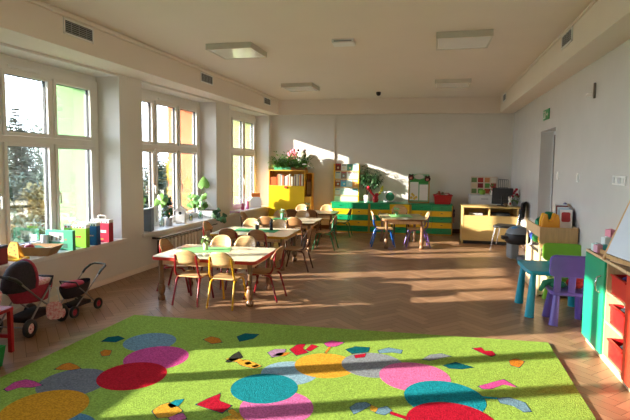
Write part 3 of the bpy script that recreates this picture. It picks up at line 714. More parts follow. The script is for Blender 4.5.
for s, cz in ((-1, .585), (1, .555)):
    b = MB(); b.ell((s*.185, -.03, cz), (.07, .025, .062), 12, 8, 0); b.ell((s*.185, -.055, cz-.015), (.035, .012, .03), 10, 6, 1); b.ell((s*.215, -.045, cz+.055), (.025, .016, .025), 8, 6, 0); b.ell((s*.15, -.045, cz+.055), (.025, .016, .025), 8, 6, 0)
    b.build('animal_ornament', [pm('#3a1f1c', .7), pm('#b06a5c', .7)], t)
b = MB()
for dx, dz in ((-.17, .12), (-.12, .17), (-.10, .1), (-.15, .2), (-.06, .13)): b.ell((dx, -.025, dz), (.028, .012, .03), 8, 6)
b.build('flowers', pm('#e6c85a', .6), t)
# red shopping basket
t = thing('shopping_basket', 'red plastic shopping basket filled with toys on the drawers', 'basket', (.20, YD(.2)-.16, .7005), AB)
b = MB(); wt, wb_, dt, db, hh = .195, .165, .13, .11, .20
def ring(wx, dy, z): return [(-wx, -dy, z), (wx, -dy, z), (wx, dy, z), (-wx, dy, z)]
vs = ring(wb_, db, 0)+ring(wt, dt, hh)+ring(wt-.01, dt-.01, hh)+ring(wb_-.01, db-.01, .012)
fs = [(0, 3, 2, 1), (12, 13, 14, 15)]
for r in range(3): fs += [(r*4+i, r*4+(i+1) % 4, (r+1)*4+(i+1) % 4, (r+1)*4+i) for i in range(4)]
b.add(vs, fs); b.tube([(-wt-.008, -dt-.008, hh), (wt+.008, -dt-.008, hh), (wt+.008, dt+.008, hh), (-wt-.008, dt+.008, hh)], .012, 8, 0, True)
for i in range(9): b.box((-.14+i*.034, -db-.008-.006, .03), (-.13+i*.034, -db-.002, .16))
b.build('basket_body', pm('#b3141f', .35), t)
MB().tube([(-.17, -.02, hh), (-.12, -.1, hh+.05), (.12, -.1, hh+.05), (.17, -.02, hh)], .008).build('handle', pm('#7a0d16', .4), t)
for nm, c_, r_, col, lb in (('toy_bottle', (.08, 0), (.03, .03, .09), '#d9cfc0', 'white toy bottle sticking out of the red basket'), ('toy_figure', (-.08, .02), (.045, .045, .075), '#a05a3a', 'brown toy poking out of the red basket at its window side'), ('toy_ball', (.0, .03), (.05, .05, .05), '#7a8a6a', 'grey green toy ball in the red basket')):
    o = MB().ell((0, 0, 0), r_, 12, 8).ell((0, 0, r_[2]), (r_[0]*.6, r_[1]*.6, r_[0]*.6), 10, 6).build(nm, pm(col, .6)); tag(o, lb, 'toy', None, (.2+c_[0], YD(.2)-.16+c_[1], .7005+.19))
t = thing('cloth_doll', 'small dark cloth doll hanging on the end of the drawers', 'doll', (.445, YD(.4)-.30, .36))
b = MB(); b.ell((0, 0, .2), (.03, .035, .04)); b.build('head', pm('#2a1a1c', .8), t); b = MB(); b.ell((0, 0, .11), (.028, .045, .075)); b.tube([(0, -.03, .15), (.0, -.07, .06)], .012, 6); b.build('torso', pm('#44242c', .8), t)
b = MB(); b.tube([(0, -.02, .06), (0, -.025, -.06)], .014, 6); b.tube([(0, .02, .06), (0, .03, -.05)], .014, 6); b.build('legs', pm('#c08a76', .8), t); MB().tube([(0, 0, .235), (-.01, .0, .31)], .004, 6).build('loop', M['dark'], t)

# ------------------------------------------------------------------ teacher's corner
t = thing('teacher_desk', 'pale wooden desk with a full front panel and open top shelf', 'desk', (1.10, 10.78, 0), .02)
D = M['deskwood']; w = .53
MB().box((-w-.01, -.29, .735), (w+.04, .31, .76)).build('desktop', D, t, bevel=.003)
b = MB(); b.box((-w, -.27, .02), (-w+.025, .30, .735)); b.build('side_panel', D, t); b = MB(); b.box((w-.025, -.27, .02), (w, .30, .735)); b.build('side_panel', D, t)
b = MB(); b.box((-w+.025, -.265, .07), (w-.025, -.245, .575)); b.build('front_panel', D, t)
b = MB(); b.box((-w+.025, -.245, .555), (w-.025, .28, .575)); b.box((-.02, -.25, .575), (.0, .28, .735)); b.box((-w+.025, .26, .575), (w-.025, .28, .735)); b.build('shelf', D, t)
b = MB(); b.box((-w+.01, -.22, 0), (w-.01, .28, .02)); b.box((-w+.03, -.23, .02), (w-.03, -.2, .07)); b.build('plinth', M['black'], t)
for nm, x0, x1, y0, y1, z0, z1, col, lb in (('paper_stack', .70, .98, 10.58, 10.86, .5755, .615, '#8f98a0', 'stack of papers in the left shelf opening of the desk'), ('document_tray', 1.14, 1.5, 10.58, 10.86, .5755, .625, '#2a2a2c', 'dark tray in the right shelf opening of the desk')):
    b = MB()
    for k in range(4): b.box((x0+R.uniform(0, .02), y0+R.uniform(0, .02), z0+(z1-z0)*k/4), (x1-R.uniform(0, .02), y1, z0+(z1-z0)*(k+1)/4-.001), k % 2)
    tag(b.build(nm, [pm(col), M['lgrey'] if nm == 'paper_stack' else M['black']]), lb, 'papers')
t = thing('computer_monitor', 'black flat monitor seen from behind on the desk', 'monitor', (1.36, 10.86, .7605), -.25)
X = TR(0, .02, .19) @ RX(-.18)
b = MB(); b.prism(rrect(-.20, -.16, .20, .17, .012, 3), -.014, .014, 0, X @ FRONT); b.prism(rrect(-.09, -.07, .09, .07, .02, 3), .014, .03, 0, X @ FRONT); b.build('screen_housing', M['black'], t)
b = MB(); b.prism(rrect(-.09, -.06, .09, .07, .02, 3), 0, .012); b.tube([(0, -.01, .01), (0, -.03, .2)], .014); b.build('stand', M['black'], t)
MB().prism(rrect(-.185, -.145, .185, .155, .006, 2), -.0155, -.0142, 0, X @ FRONT).build('screen', M['dark'], t)
t = thing('flower_pot', 'grey pot with deep red flowers on the corner of the desk', 'potted plant', (1.60, 10.83, .7605))
MB().lathe([(.045, 0), (.058, .1), (.052, .1), (.048, .085)], 16).build('pot', pm('#8e9496', .5), t)
b = MB(); bush(b, (0, 0, .15), (.085, .085, .07), 90, .07, .028); b.build('foliage', M['leafm'], t)
b = MB()
for q in ((-.05, -.03, .2), (.03, -.04, .24), (.0, .02, .30), (.06, .02, .2), (-.03, .02, .26), (.02, -.02, .34), (-.07, 0, .15)): b.ell(q, (.03, .03, .026), 10, 6)
b.build('flowers', pm('#8a1020', .6), t)
MB().tube([(0, 0, .08), (0, 0, .3)], .005, 6).build('stems', M['leafd'], t)
t = thing('plush_toy', 'small white plush figure beside the flower pot on the desk', 'plush toy', (1.50, 10.76, .7605)); b = MB(); b.ell((0, 0, .06), (.035, .032, .06)); b.ell((0, 0, .14), (.038, .034, .036)); b.ell((-.025, 0, .18), (.012, .01, .02)); b.ell((.025, 0, .18), (.012, .01, .02)); b.build('body', pm('#e2dcd0', .9), t)
MB().ell((.0, -.034, .055), (.022, .006, .03)).build('bib', pm('#b0453a', .8), t)
o = MB().lathe([(.028, 0), (.036, .06), (.031, .06), (.026, .01)], 14).tube([(.034, 0, .05), (.055, 0, .04), (.05, 0, .02), (.032, 0, .015)], .005, 6).build('coffee_cup', pm('#7a5a3a')); tag(o, 'small brown cup near the desk edge', 'cup', None, (1.40, 10.62, .7605), -1)
# white drawer chest
t = thing('drawer_chest', 'white chest of drawers behind the desk against the back wall', 'drawer chest', (1.09, YD(1.09)+.03, 0), AB)
MB().box((-.30, -.2, 0), (.30, .2, .92)).build('body', pm('#d8d8d6', .45), t, bevel=.004)
for k in range(4):
    z0 = .06+k*.215; o = MB().box((-.29, -.217, z0), (.29, -.2005, z0+.2)).build('drawer', M['white'], t, bevel=.003); MB().cbox((0, -.226, z0+.13), (.15, .016, .014)).build('handle', M['grey'], o, bevel=.003)
t = thing('collage_board', 'colourful collage board with red and green patches on the white chest', 'board', (1.12, YD(1.12)+.17, .9205), AB)
b = MB(); b.box((-.30, -.01, 0), (.28, .01, .40)); b.build('board', pm('#d9c7b4', .7), t)
b = MB(); cc = ['#b3392f', '#c98a5a', '#5f9a4a', '#d7c3a0', '#8a2a34', '#e0d6c8', '#c4553f', '#6f8a55']
R4 = random.Random(11)
for i in range(4):
    for j in range(3):
        x0 = -.29+i*.14; z0 = .02+j*.125; b.box((x0+R4.uniform(0, .02), -.0118, z0), (x0+.12, -.0101, z0+.105), R4.randrange(8))
b.build('pictures', [pm(c, .6) for c in cc], t)
o = MB().lathe([(.05, 0), (.07, .05), (.07, .09), (.05, .11), (.01, .11)], 16).build('green_jar', pm('#7fa63a')); tag(o, 'squat green jar in front of the collage board', 'jar', None, (1.06, YD(1.06)-.03, .9205))
t = thing('potted_plant', 'white pot with red poinsettia in front of the collage board', 'potted plant', (1.27, YD(1.27)-.03, .9205)); MB().lathe([(.04, 0), (.055, .1), (.05, .1), (.046, .09)], 14).build('pot', M['white'], t)
b = MB(); bush(b, (0, 0, .16), (.08, .07, .07), 60, .07, .03, (0, 0, 1)); b.build('foliage', [pm('#a3222c', .6), M['leafm']], t)
t = thing('wire_rack', 'small dark wire rack against the back wall beside the collage board', 'rack', (1.52, YD(1.5)+.12, .90)); b = MB()
for i in range(6): b.tube([(-.1+i*.04, 0, 0), (-.1+i*.04, 0, .36)], .004, 6)
for z in (0, .18, .36): b.tube([(-.1, 0, z), (.1, 0, z)], .005, 6)
b.build('wires', M['black'], t); MB().box((-.11, -.05, -.9), (.11, .02, -.003)).build('post', M['white'], t)
# adult black chair
t = thing('visitor_chair', 'black chair on thin steel legs beside the desk', 'chair', (1.36, 10.0, 0), W_-.35)
MB().prism(rrect(-.21, -.2, .21, .22, .06), .425, .465).build('seat', M['black'], t, bevel=.012)
b = MB(); X = TR(0, -.235, .50) @ RX(.12)
b.prism(rrect(-.2, .08, .2, .42, .05), -.014, .014, 0, X @ FRONT); b.build('backrest', M['black'], t, bevel=.008)
for s in (-1, 1):
    MB().tube([(s*.21, .24, .01), (s*.19, .17, .42)], .011).build('leg', M['chrome'], t); MB().tube([(s*.21, -.26, .01), (s*.19, -.19, .42), (s*.19, -.21, .5), (s*.18, -.26, .75)], .011).build('leg', M['chrome'], t)
MB().tube([(-.19, .17, .415), (.19, .17, .415)], .009).tube([(-.19, -.19, .415), (.19, -.19, .415)], .009).build('seat_rail', M['chrome'], t)
# grey and black bin-like toy on the floor
t = thing('pedal_bin', 'grey and black domed bin on a round foot beside the black chair', 'bin', (1.40, 9.02, 0), .2); t.scale = (1.1, 1.1, 1.08)
MB().lathe([(.14, 0), (.145, .02), (.14, .06), (.10, .07)], 24, 0, TR(.10, -.10, 0)).build('foot', pm('#6f7276', .5), t)
b = MB(); b.prism(rrect(-.13, -.09, .0, .12, .03), .02, .26); b.build('pillar', pm('#8d9194', .5), t, bevel=.01)
b = MB(); b.lathe([(.15, .25), (.185, .29), (.19, .38), (.175, .41)], 26); b.cbox((-.19, -.02, .345), (.10, .12, .05)); b.build('drum', M['black'], t)
b = MB(); b.lathe([(.172, .41), (.165, .45), (.12, .50), (.06, .525), (.002, .53)], 26); b.build('lid', pm('#868e96', .35), t)
MB().ell((-.06, -.05, .50), (.06, .05, .025)).build('lid_cap', pm('#5a9ad0', .3), t)

# ------------------------------------------------------------------ right side
# book bin
t = thing('book_bin', 'beech book bin full of picture books against the right wall', 'book bin', (1.47, 6.95, 0))
b = MB(); b.box((-.21, -.45, .60), (.21, -.43, .85)); b.build('front_board', mat('golden_beech', (.56, .33, .14), .4, .16, 5, stretch=(9, 9, 1)), t, bevel=.003)
b = MB(); b.box((-.21, -.43, .0), (-.192, -.40, .85)); b.box((-.21, .42, 0), (-.192, .45, .85)); b.box((-.21, -.40, .72), (-.192, .42, .85)); b.box((-.208, -.40, .0), (-.195, .42, .52)); b.build('side_board', M['beech'], t)
MB().box((-.19, -.425, .02), (.205, .43, .50)).build('lower_body', mat('pale_beech', (.82, .66, .46), .4, .1), t)
MB().box((.19, -.43, .5), (.21, .45, .85)).build('back_board', M['beech'], t)
X = Matrix(((0,0,1,.172),(1,0,0,0),(0,1,0,0),(0,0,0,1)))
b = MB(); b.prism([(-.25, .5), (.22, .5), (.22, .98)]+[(.10+.12*math.cos(a), 1.0+.12*math.sin(a)) for a in [i*PI/8 for i in range(9)]]+[(-.13+.12*math.cos(a), .95+.12*math.sin(a)) for a in [PI/2+i*PI/8 for i in range(5)]], 0, .014, 0, X); b.build('rounded_back', pm('#4d4880', .6), t)
BK = [('#e8e6e0', '#b23a3a', 'white'), ('#a8c8dc', '#3a6a9a', 'pale blue'), ('#d9dfe2', '#4a8ab0', 'grey white'), ('#7a1f2a', '#c84a4a', 'dark red'), ('#dfe8ea', '#5a7a8a', 'ice white')]
for i, (c1, c2, nm) in enumerate(BK):
    X = TR(.0, 0, .505) @ RZ(-.12) @ RX(-.10) 
    b = MB(); b.box((-.068, -.012, 0), (.068, .012, .55+.012*i), 0, X); b.box((-.064, -.0095, .004), (.0705, .0095, .551+.012*i), 1, X); b.prism(rrect(-.05, .40, .05, .52, .02, 3), .0121, .0128, 2, X @ FRONT)
    o = b.build('picture_book', [pm(c1, .5), M['white'], pm(c2, .5)]); o.location = (1.578, 6.66+i*.065, 0); tag(o, '%s picture book standing in the beech book bin' % nm, 'book', 'picture books in the book bin')
def holder(x, y, c, lb, rz=0):
    b = MB(); b.prism([(-.11, 0), (.11, 0), (.11, .22), (.07, .31), (.02, .31), (-.11, .2)], -.04, -.037, 0, FRONT); b.prism([(-.11, 0), (.11, 0), (.11, .22), (.07, .31), (.02, .31), (-.11, .2)], .037, .04, 0, FRONT)
    b.box((-.11, -.04, 0), (-.107, .04, .2)); b.box((.107, -.04, 0), (.11, .04, .22)); b.box((-.11, -.04, 0), (.11, .04, .003))
    tag(b.build('magazine_holder', pm(c, .45)), lb, 'magazine holder', None, (x, y, .70), rz)
def tote(x, y, c, lb, rz):
    # folded play bag with two raised grip ears
    b = MB(); b.prism([(-.11, 0), (.11, 0), (.10, .30), (.08, .37), (.045, .37), (.025, .29), (-.025, .28), (-.04, .37), (-.08, .37), (-.10, .28)], -.03, .03, 0, FRONT)
    tag(b.build('foam_case', pm(c, .6), bevel=.012), lb, 'case', None, (x, y, .635), rz)
tote(1.392, 6.60, '#e0952a', 'orange yellow case with two raised ears at the front of the book bin', 0)
tote(1.395, 6.74, '#e8b02c', 'yellow case with two raised ears behind the orange one', -.06)
holder(1.38, 6.84, '#2f9a78', 'green plastic folder holder at the window side of the book bin', .2)
for k, (c, lb) in enumerate((('#3a5ac0', 'blue ball in the side opening of the book bin'), ('#2f8a3a', 'green ball in the side opening of the book bin'))):
    tag(MB().ell((0, 0, 0), .075, 14, 10).build('ball', pm(c, .4)), lb, 'ball', None, (1.345, 7.23-k*.17, .5805+.075))
# plastic table and chairs
def plastic_leg(b, p, q, r0, r1): return b.tube([p, ((p[0]+q[0])/2, (p[1]+q[1])/2, (p[2]+q[2])/2), q], [r0, (r0+r1)/2, r1], 14)
TEAL, PUR, LIM = pm('#259fb6', .35), pm('#6d58ad', .35), pm('#7db52c', .35)
t = thing('plastic_table', 'teal plastic play table with thick round legs', 'table', (1.29, 5.88, 0), .03)
MB().prism(rrect(-.32, -.32, .32, .32, .06, 5), .455, .50).build('tabletop', TEAL, t, bevel=.012)
for sx in (-1, 1):
    for sy in (-1, 1): plastic_leg(MB(), (sx*.285, sy*.28, 0), (sx*.255, sy*.255, .456), .048, .03).build('leg', TEAL, t)
def pchair(name, x, y, rz, m, lb):
    t = thing('plastic_chair', lb, 'chair', (x, y, 0), rz, 'plastic play chairs'); t.scale = (1.06, 1.06, 1.04 if name == 'a' else .98)
    MB().prism(rrect(-.175, -.15, .175, .17, .05, 4), .29, .325).build('seat', m, t, bevel=.01)
    for sx in (-1, 1):
        for sy in (-1, 1): plastic_leg(MB(), (sx*.15, sy*.15-.01, 0), (sx*.12, sy*.11, .291), .042, .028).build('leg', m, t)
    X = TR(0, -.13, .325) @ RX(.12)
    b = MB(); b.prism(rrect(-.205, .15, .205, .365, .055, 4), -.018, .018, 0, X @ FRONT); b.build('backrest', m, t, bevel=.01)
    for u in (-.125, 0, .125):
        b = MB(); b.box((u-.03, -.014, -.02), (u+.03, .014, .16), 0, X); b.build('back_slat', m, t, bevel=.006)
pchair('a', 1.355, 5.52, .0, PUR, 'purple plastic chair tucked in on the near side of the teal table')
pchair('b', 1.50, 6.26, PI, LIM, 'lime green plastic chair on the far side of the teal table')
b = MB(); b.ell((0, 0, .04), (.085, .075, .04), 14, 8); b.tube([(-.04, -.0, .06), (-.12, -.03, .05), (-.16, -.03, -.03)], [.03, .028, .016], 8); b.tube([(-.02, .05, .06), (-.11, .05, .04), (-.15, .05, -.05)], [.03, .028, .016], 8)
tag(b.build('cloth_animal', pm('#2a7a58', .9)), 'limp green cloth animal on the purple chair', 'soft toy', None, (1.255, 5.53, .342), 0)
b = MB(); b.ell((0, 0, .055), (.09, .09, .055), 14, 8); b.ell((.03, -.02, .12), (.05, .05, .045)); tag(b.build('red_cushion', pm('#c3372a', .9)), 'red soft toy on the purple chair, beside the green cloth animal', 'soft toy', None, (1.435, 5.56, .342))

# low cabinets on the right
def carcass(t, L, h, d):
    b = MB(); b.box((0, -L/2, .06), (d, -L/2+.018, h)); b.box((0, L/2-.018, .06), (d, L/2, h)); b.box((0, -L/2+.018, .06), (d, L/2-.018, .08)); b.box((d-.01, -L/2+.018, .08), (d, L/2-.018, h)); b.build('body', M['beech'], t)
    b = MB(); b.box((.02, -L/2, 0), (d, L/2, .06)); b.build('plinth', M['beech'], t)
    o = MB().box((-.012, -L/2, h), (d, L/2, h+.02)).build('worktop', M['topwood'], t); MB().box((-.016, -L/2, h-.001), (-.0121, L/2, h+.021)).build('edge_strip', M['beech'], o)
t = thing('low_cabinet', 'low cabinet with a teal door and open shelves of red bins', 'cabinet', (1.368, 4.47, 0)); L = .98
carcass(t, L, .83, .325); TD = pm('#22a074', .3)
MB().box((.0, -.055, .08), (.31, -.037, .83)).build('divider', M['beech'], t)
for z in (.34, .58): MB().box((.002, -L/2+.018, z), (.31, -.055, z+.016)).build('shelf', M['beech'], t)
dd = MB().box((-.019, -.04, .065), (-.001, L/2-.004, .825)).build('door', TD, t, bevel=.004)
MB().tube([(-.019, .03, .56), (-.05, .03, .575), (-.058, .03, .63), (-.05, .03, .685), (-.019, .03, .70)], .007).build('handle', M['chrome'], dd)
def redbin(y, z, lb, k):
    t2 = thing('storage_bin', lb, 'bin', (1.385, y, z), 0, 'red storage bins in the open shelves')
    w, d, h = .16, .26, .15; b = MB(); vs = []
    for a, c, z_ in ((0, .012, 0), (0, 0, h), (.012, .0, h), (.012, .016, .006)):
        vs += [(a if a else 0, -w+c+a, z_), (d-a, -w+c+a, z_), (d-a, w-c-a, z_), (a, w-c-a, z_)]
    fs = [(0, 3, 2, 1), (12, 13, 14, 15)]
    for r in range(3): fs += [(r*4+i, r*4+(i+1) % 4, (r+1)*4+(i+1) % 4, (r+1)*4+i) for i in range(4)]
    b.add(vs, fs); b.box((-.012, -w, h-.012), (0, w, h)); b.build('tub', pm('#c8201f', .3), t2)
    for i in range(4):
        q = R.choice(['#3a2a6a', '#8a8a92', '#c04a5a', '#2a2a30'])
        MB().ell((.06+.05*i, R.uniform(-.08, .08), .13), (.045, .05, .035), 10, 6).build('toy', pm(q, .5), t2)
    MB().box((.012, -w+.03, .005), (d-.02, w-.03, .10)).build('contents', M['dark'], t2)
redbin(4.205, .0805, 'red bin on the bottom shelf of the open cabinet section', 0)
redbin(4.205, .3565, 'red bin on the middle shelf of the open cabinet section', 1)
redbin(4.205, .5965, 'red bin on the top shelf of the open cabinet section', 2)
t = thing('low_cabinet', 'low cabinet with a plain red door nearest the camera on the right', 'cabinet', (1.368, 3.47, 0)); carcass(t, L+.015, .83, .325); RD_ = pm('#d03a26', .3)
for s in (-1, 1):
    dd = MB().box((-.019, .003 if s > 0 else -.485, .065), (-.001, .485 if s > 0 else -.003, .825)).build('door', RD_, t, bevel=.004)
    MB().tube([(-.019, s*.06, .56), (-.05, s*.06, .575), (-.058, s*.06, .63), (-.05, s*.06, .685), (-.019, s*.06, .70)], .007).build('handle', M['chrome'], dd)
# toys and easel on the cabinets
ZC = .8505
CB = [(-.05, -.03, 0, '#3fa7a8'), (.03, -.02, 0, '#58b8c4'), (.10, 0, 0, '#2f9a96'), (-.09, .04, 0, '#c9dfe0'), (.01, .05, 0, '#7fc4cc'), (-.03, 0, .055, '#e3eceb'), (.05, .01, .055, '#4fb0aa'), (0, .01, .11, '#e58fa2'), (-.09, -.03, .0, '#d7a0b4'), (.17, .01, 0, '#5fc0cc')]
CBN = ['teal', 'light blue', 'sea green', 'pale grey', 'aqua', 'white', 'turquoise', 'pink', 'dusty pink', 'sky blue']
for i, (x, y, z, c) in enumerate(CB):
    s = .066; x *= 1.1; y *= 1.1; z *= 1.2; X = TR(x, y, z) @ RZ(R.uniform(-.5, .5)); b = MB(); b.box((-s/2, -s/2, 0), (s/2, s/2, s-.001), 0, X); b.lathe([(.014, s-.001), (.014, s+.006)], 10, 0, X)
    tag(b.build('toy_block', pm(c, .5), bevel=.004), '%s toy block in the small pile at the far end of the cabinet top' % CBN[i], 'toy block', 'toy blocks on the cabinet', (1.50, 4.80, ZC+.0005))
t = thing('table_easel', 'small wooden easel with a white board standing on the cabinet top', 'easel', (1.44, 4.19, ZC), -1.42)
W = mat('easel_pine', (.60, .36, .15), .45, .2, 6, stretch=(8, 8, 1))
def bar(b, p, q, w=.022, t_=.014):
    p, q = Vector(p), Vector(q); d = q-p; u = d.normalized(); s = u.cross(Vector((0, 1, 0)))
    if s.length < .1: s = u.cross(Vector((1, 0, 0)))
    s.normalize(); n = u.cross(s); vs = []
    for e in (p, q):
        for a, c in ((-1, -1), (1, -1), (1, 1), (-1, 1)): vs.append(e+s*(a*w/2)+n*(c*t_/2))
    b.add(vs, [(0, 3, 2, 1), (4, 5, 6, 7), (0, 1, 5, 4), (1, 2, 6, 5), (2, 3, 7, 6), (3, 0, 4, 7)])
lean = .09
for sx in (-1, 1): b = MB(); bar(b, (sx*.26, -.06, .0), (sx*.13, lean, .56), .026, .016); b.build('leg', W, t)
b = MB(); bar(b, (0, lean+.10, .006), (0, lean+.012, .5)); b.build('rear_leg', W, t)
b = MB(); bar(b, (-.27, -.045, .03), (.27, -.045, .03), .03, .02); b.build('ledge', W, t)
b = MB(); bar(b, (-.16, lean-.01, .50), (.16, lean-.01, .50), .03, .018); b.build('crossbar', W, t)
a = math.atan2(lean+.06, .56); X = TR(0, -.047, .05) @ RX(-a)
b = MB(); b.prism([(-.235, 0), (.235, 0), (.14, .45), (-.14, .45)], .0, .008, 0, X @ FRONT); b.build('white_board', mat('whiteboard', (.62, .68, .78), .25, .03), t)
b = MB(); b.box((-.09, -.016, .47), (.11, -.009, .53), 0, X); 
b.build('red_card', pm('#9a1f1c', .6), t)
b = MB()
for u in (-.07, -.03, .01, .05, .09): b.ell((u, -.017, .5), (.010, .003, .012), 8, 6, 0, X)
b.build('flower_dots', pm('#e8d0b0', .6), t)
t = thing('plank_tray', 'narrow wooden tray lying in front of the easel on the cabinet top', 'tray', (1.45, 4.62, ZC), .12)
b = MB(); b.box((-.03, -.17, .012), (.07, .17, .022)); b.build('base', W, t); b = MB(); b.box((-.038, -.17, .0), (-.028, .17, .035)); b.box((.068, -.17, .0), (.078, .17, .035)); b.build('side_rail', W, t)
tag(MB().tube([(0, -.10, .008), (0, .10, .008)], .007, 8).build('pencil', pm('#d7b48a')), 'wooden stick on the cabinet top beside the tray', 'stick', None, (1.39, 4.25, ZC), .3)
tag(MB().lathe([(.03, 0), (.035, .1), (.031, .1)], 14).build('cup', pm('#4a4640')), 'dark cup behind the toy blocks on the cabinet top', 'cup', None, (1.63, 4.70, ZC+.0005))

# ------------------------------------------------------------------ window sills
def lp(s, d): return (XL0+AL*(s-6)+d, s)
SZ = SILL+.0005
def gamebox(s, d, w, th, h, body, top, label, handle, bits, rz=.05):
    x, y = lp(s, d); t = thing('game_box', label, 'game box', (x, y, SZ), rz, 'toy boxes on the first sill')
    MB().box((-w/2, -th/2, 0), (w/2, th/2, h)).build('carton', pm(body, .4), t, bevel=.003)
    b = MB()
    if top: b.box((-w/2-.0006, -th/2-.0008, h*.86), (w/2+.0006, th/2+.0006, h+.0008), 0)
    for x0, z0, x1, z1, mi in bits: b.box((-w/2+w*x0, -th/2-.0014, h*z0), (-w/2+w*x1, -th/2-.0002, h*z1), mi)
    b.build('printed_panel', [M['white'], pm('#b9c4b8'), pm('#c9302c'), pm('#3a6a58'), pm('#20242a'), pm('#9a7a5a'), pm('#d9b23a')], t)
    if handle: MB().tube([(-.055, 0, h), (-.055, 0, h+.04), (-.04, 0, h+.052), (.04, 0, h+.052), (.055, 0, h+.04), (.055, 0, h)], .006, 6).build('handle', M['white'], t)
gamebox(4.98, -.115, .36, .05, .235, '#4a9c7c', 0, 'wide green game box with a pale picture panel on the first window sill', 0, [(.14, .42, .66, .88, 1), (.2, .5, .3, .7, 4), (.36, .48, .44, .64, 5), (.5, .5, .6, .74, 4), (.7, .5, .78, .58, 5), (.62, .12, .8, .34, 3)])
gamebox(5.20, -.075, .30, .07, .275, '#84c83a', 1, 'lime green activity box with a white top and red strip on the first sill', 1, [(.08, .44, .78, .52, 2), (.1, .455, .76, .505, 0), (.12, .455, .5, .505, 2), (.22, .66, .38, .8, 4)]+[(.05+i*.13, .87, .14+i*.13, .94, (2, 4, 6, 3, 4, 2, 3)[i]) for i in range(7)])
gamebox(5.40, -.06, .26, .08, .28, '#1f5a9c', 1, 'blue activity box between the lime and red ones on the first sill', 0, [(.3, .40, .85, .46, 2), (.32, .41, .83, .45, 0)]+[(.05+i*.13, .87, .14+i*.13, .94, (3, 4, 2, 4, 6, 3, 4)[i]) for i in range(7)])
gamebox(5.66, -.075, .26, .10, .29, '#b0203a', 1, 'red activity box with a white handle at the end of the first sill', 1, [(.1, .42, .85, .54, 1), (.3, .66, .45, .8, 4), (.3, .12, .7, .16, 6)]+[(.05+i*.13, .87, .14+i*.13, .94, (4, 6, 3, 4, 2, 3, 4)[i]) for i in range(7)])
t = thing('cardboard_tray', 'shallow brown cardboard tray with red apples and papers on the first sill', 'tray', (*lp(4.66, -.12), SZ), .25)
b = MB(); vs = []
for wx, dy, z in ((.15, .10, 0), (.215, .14, .10), (.208, .133, .10), (.145, .095, .004)): vs += ring(wx, dy, z)
fs = [(0, 3, 2, 1), (12, 13, 14, 15)]
for r in range(3): fs += [(r*4+i, r*4+(i+1) % 4, (r+1)*4+(i+1) % 4, (r+1)*4+i) for i in range(4)]
b.add(vs, fs); b.build('tray_body', M['card'], t)
x, y = lp(4.66, -.12)
for dx, dy, r, nm in ((-.07, -.06, .058, 'dark red apple at the window end of the cardboard tray'), (-.12, .03, .035, 'small red apple at the back of the cardboard tray')):
    b = MB(); b.ell((0, 0, 0), (r, r, r*.9), 14, 10); o = b.build('apple', pm('#9a1f2a', .35)); MB().tube([(0, 0, r*.8), (.004, 0, r*1.15)], .003, 6).build('stem', M['bark'], o); tag(o, nm, 'apple', None, (x+dx, y+dy, SZ+.055+r*.3))
for k, (dx, c, nm) in enumerate(((.0, '#7fb08a', 'green folded paper in the cardboard tray'), (.07, '#e6e2d4', 'white folded paper in the cardboard tray'))):
    b = MB(); b.prism(rrect(-.06, -.05, .06, .05, .01, 2), -.002, .002, 0, TR(0, 0, 0) @ RY(.3-.5*k)); tag(b.build('paper', pm(c, .8)), nm, 'paper', None, (x+dx, y+.01, SZ+.075))
t = thing('toy_stand', 'yellow triangular stand with holes on a yellow tray on the first sill', 'toy stand', (*lp(4.33, -.13), SZ), .15)
b = MB(); b.prism([(-.085, .02), (.085, .02), (.04, .19), (-.04, .19)], -.006, .006, 0, TR(0, -.03, 0) @ RX(-.25) @ FRONT); b.prism([(-.085, .02), (.085, .02), (.04, .19), (-.04, .19)], -.006, .006, 0, TR(0, .06, 0) @ RX(.25) @ FRONT); b.build('panel', pm('#dba02a', .5), t)
b = MB(); b.prism(rrect(-.12, -.09, .12, .11, .03, 4), 0, .022); b.build('tray', pm('#e8b41c', .4), t, bevel=.006)
b = MB()
for q in ((-.03, .08), (.02, .10), (-.02, .13), (.01, .16), (.04, .06)): b.prism(circ(q[0], q[1], .008, 10), .0062, .007, 0, TR(0, -.03, 0) @ RX(-.25) @ FRONT)
b.build('holes', pm('#7a4a16'), t)
t = thing('lidded_box', 'dark red box with a black lid at the left edge of the first sill', 'box', (*lp(4.07, -.11), SZ), .1)
MB().box((-.09, -.09, 0), (.09, .09, .17)).build('box_body', pm('#8a1f22', .4), t, bevel=.004); MB().box((-.094, -.094, .165), (.094, .094, .19)).build('lid', M['black'], t, bevel=.004)
t = thing('vase', 'pale blue white cylinder vase by the glass of the first window', 'vase', (*lp(4.92, -.28), SZ)); MB().lathe([(.035, 0), (.042, .01), (.042, .17), (.046, .18), (.04, .18), (.038, .05)], 18).build('vase', pm('#dfe9ee', .3), t)

def birdhouse(s, d, rz, w, dp, h, body, roof, label, hole=True):
    x, y = lp(s, d); t = thing('birdhouse', label, 'birdhouse', (x, y, SZ), rz)
    MB().prism([(-w/2, 0), (w/2, 0), (w/2, h*.78), (0, h*.95), (-w/2, h*.78)], -dp/2, dp/2, 0, FRONT).build('box_body', body, t)
    b = MB()
    for s_ in (-1, 1): b.prism([(0, h*.955), (s_*(w/2+.03), h*.955-(w/2+.03)*.34*h/w), (s_*(w/2+.03), h*.985-(w/2+.03)*.34*h/w), (0, h*.99)], -dp/2-.03, dp/2+.02, 0, FRONT)
    b.build('roof', roof, t)
    if hole: MB().prism(circ(0, h*.6, w*.17, 16), dp/2, dp/2+.002, 0, FRONT).build('entrance_hole', M['dark'], t); MB().tube([(0, -dp/2, h*.4), (0, -dp/2-.04, h*.4)], .005, 6).build('perch', M['beech'], t)
birdhouse(7.72, -.12, .30, .15, .13, .30, M['white'], M['white'], 'white birdhouse with a round hole on the second sill')
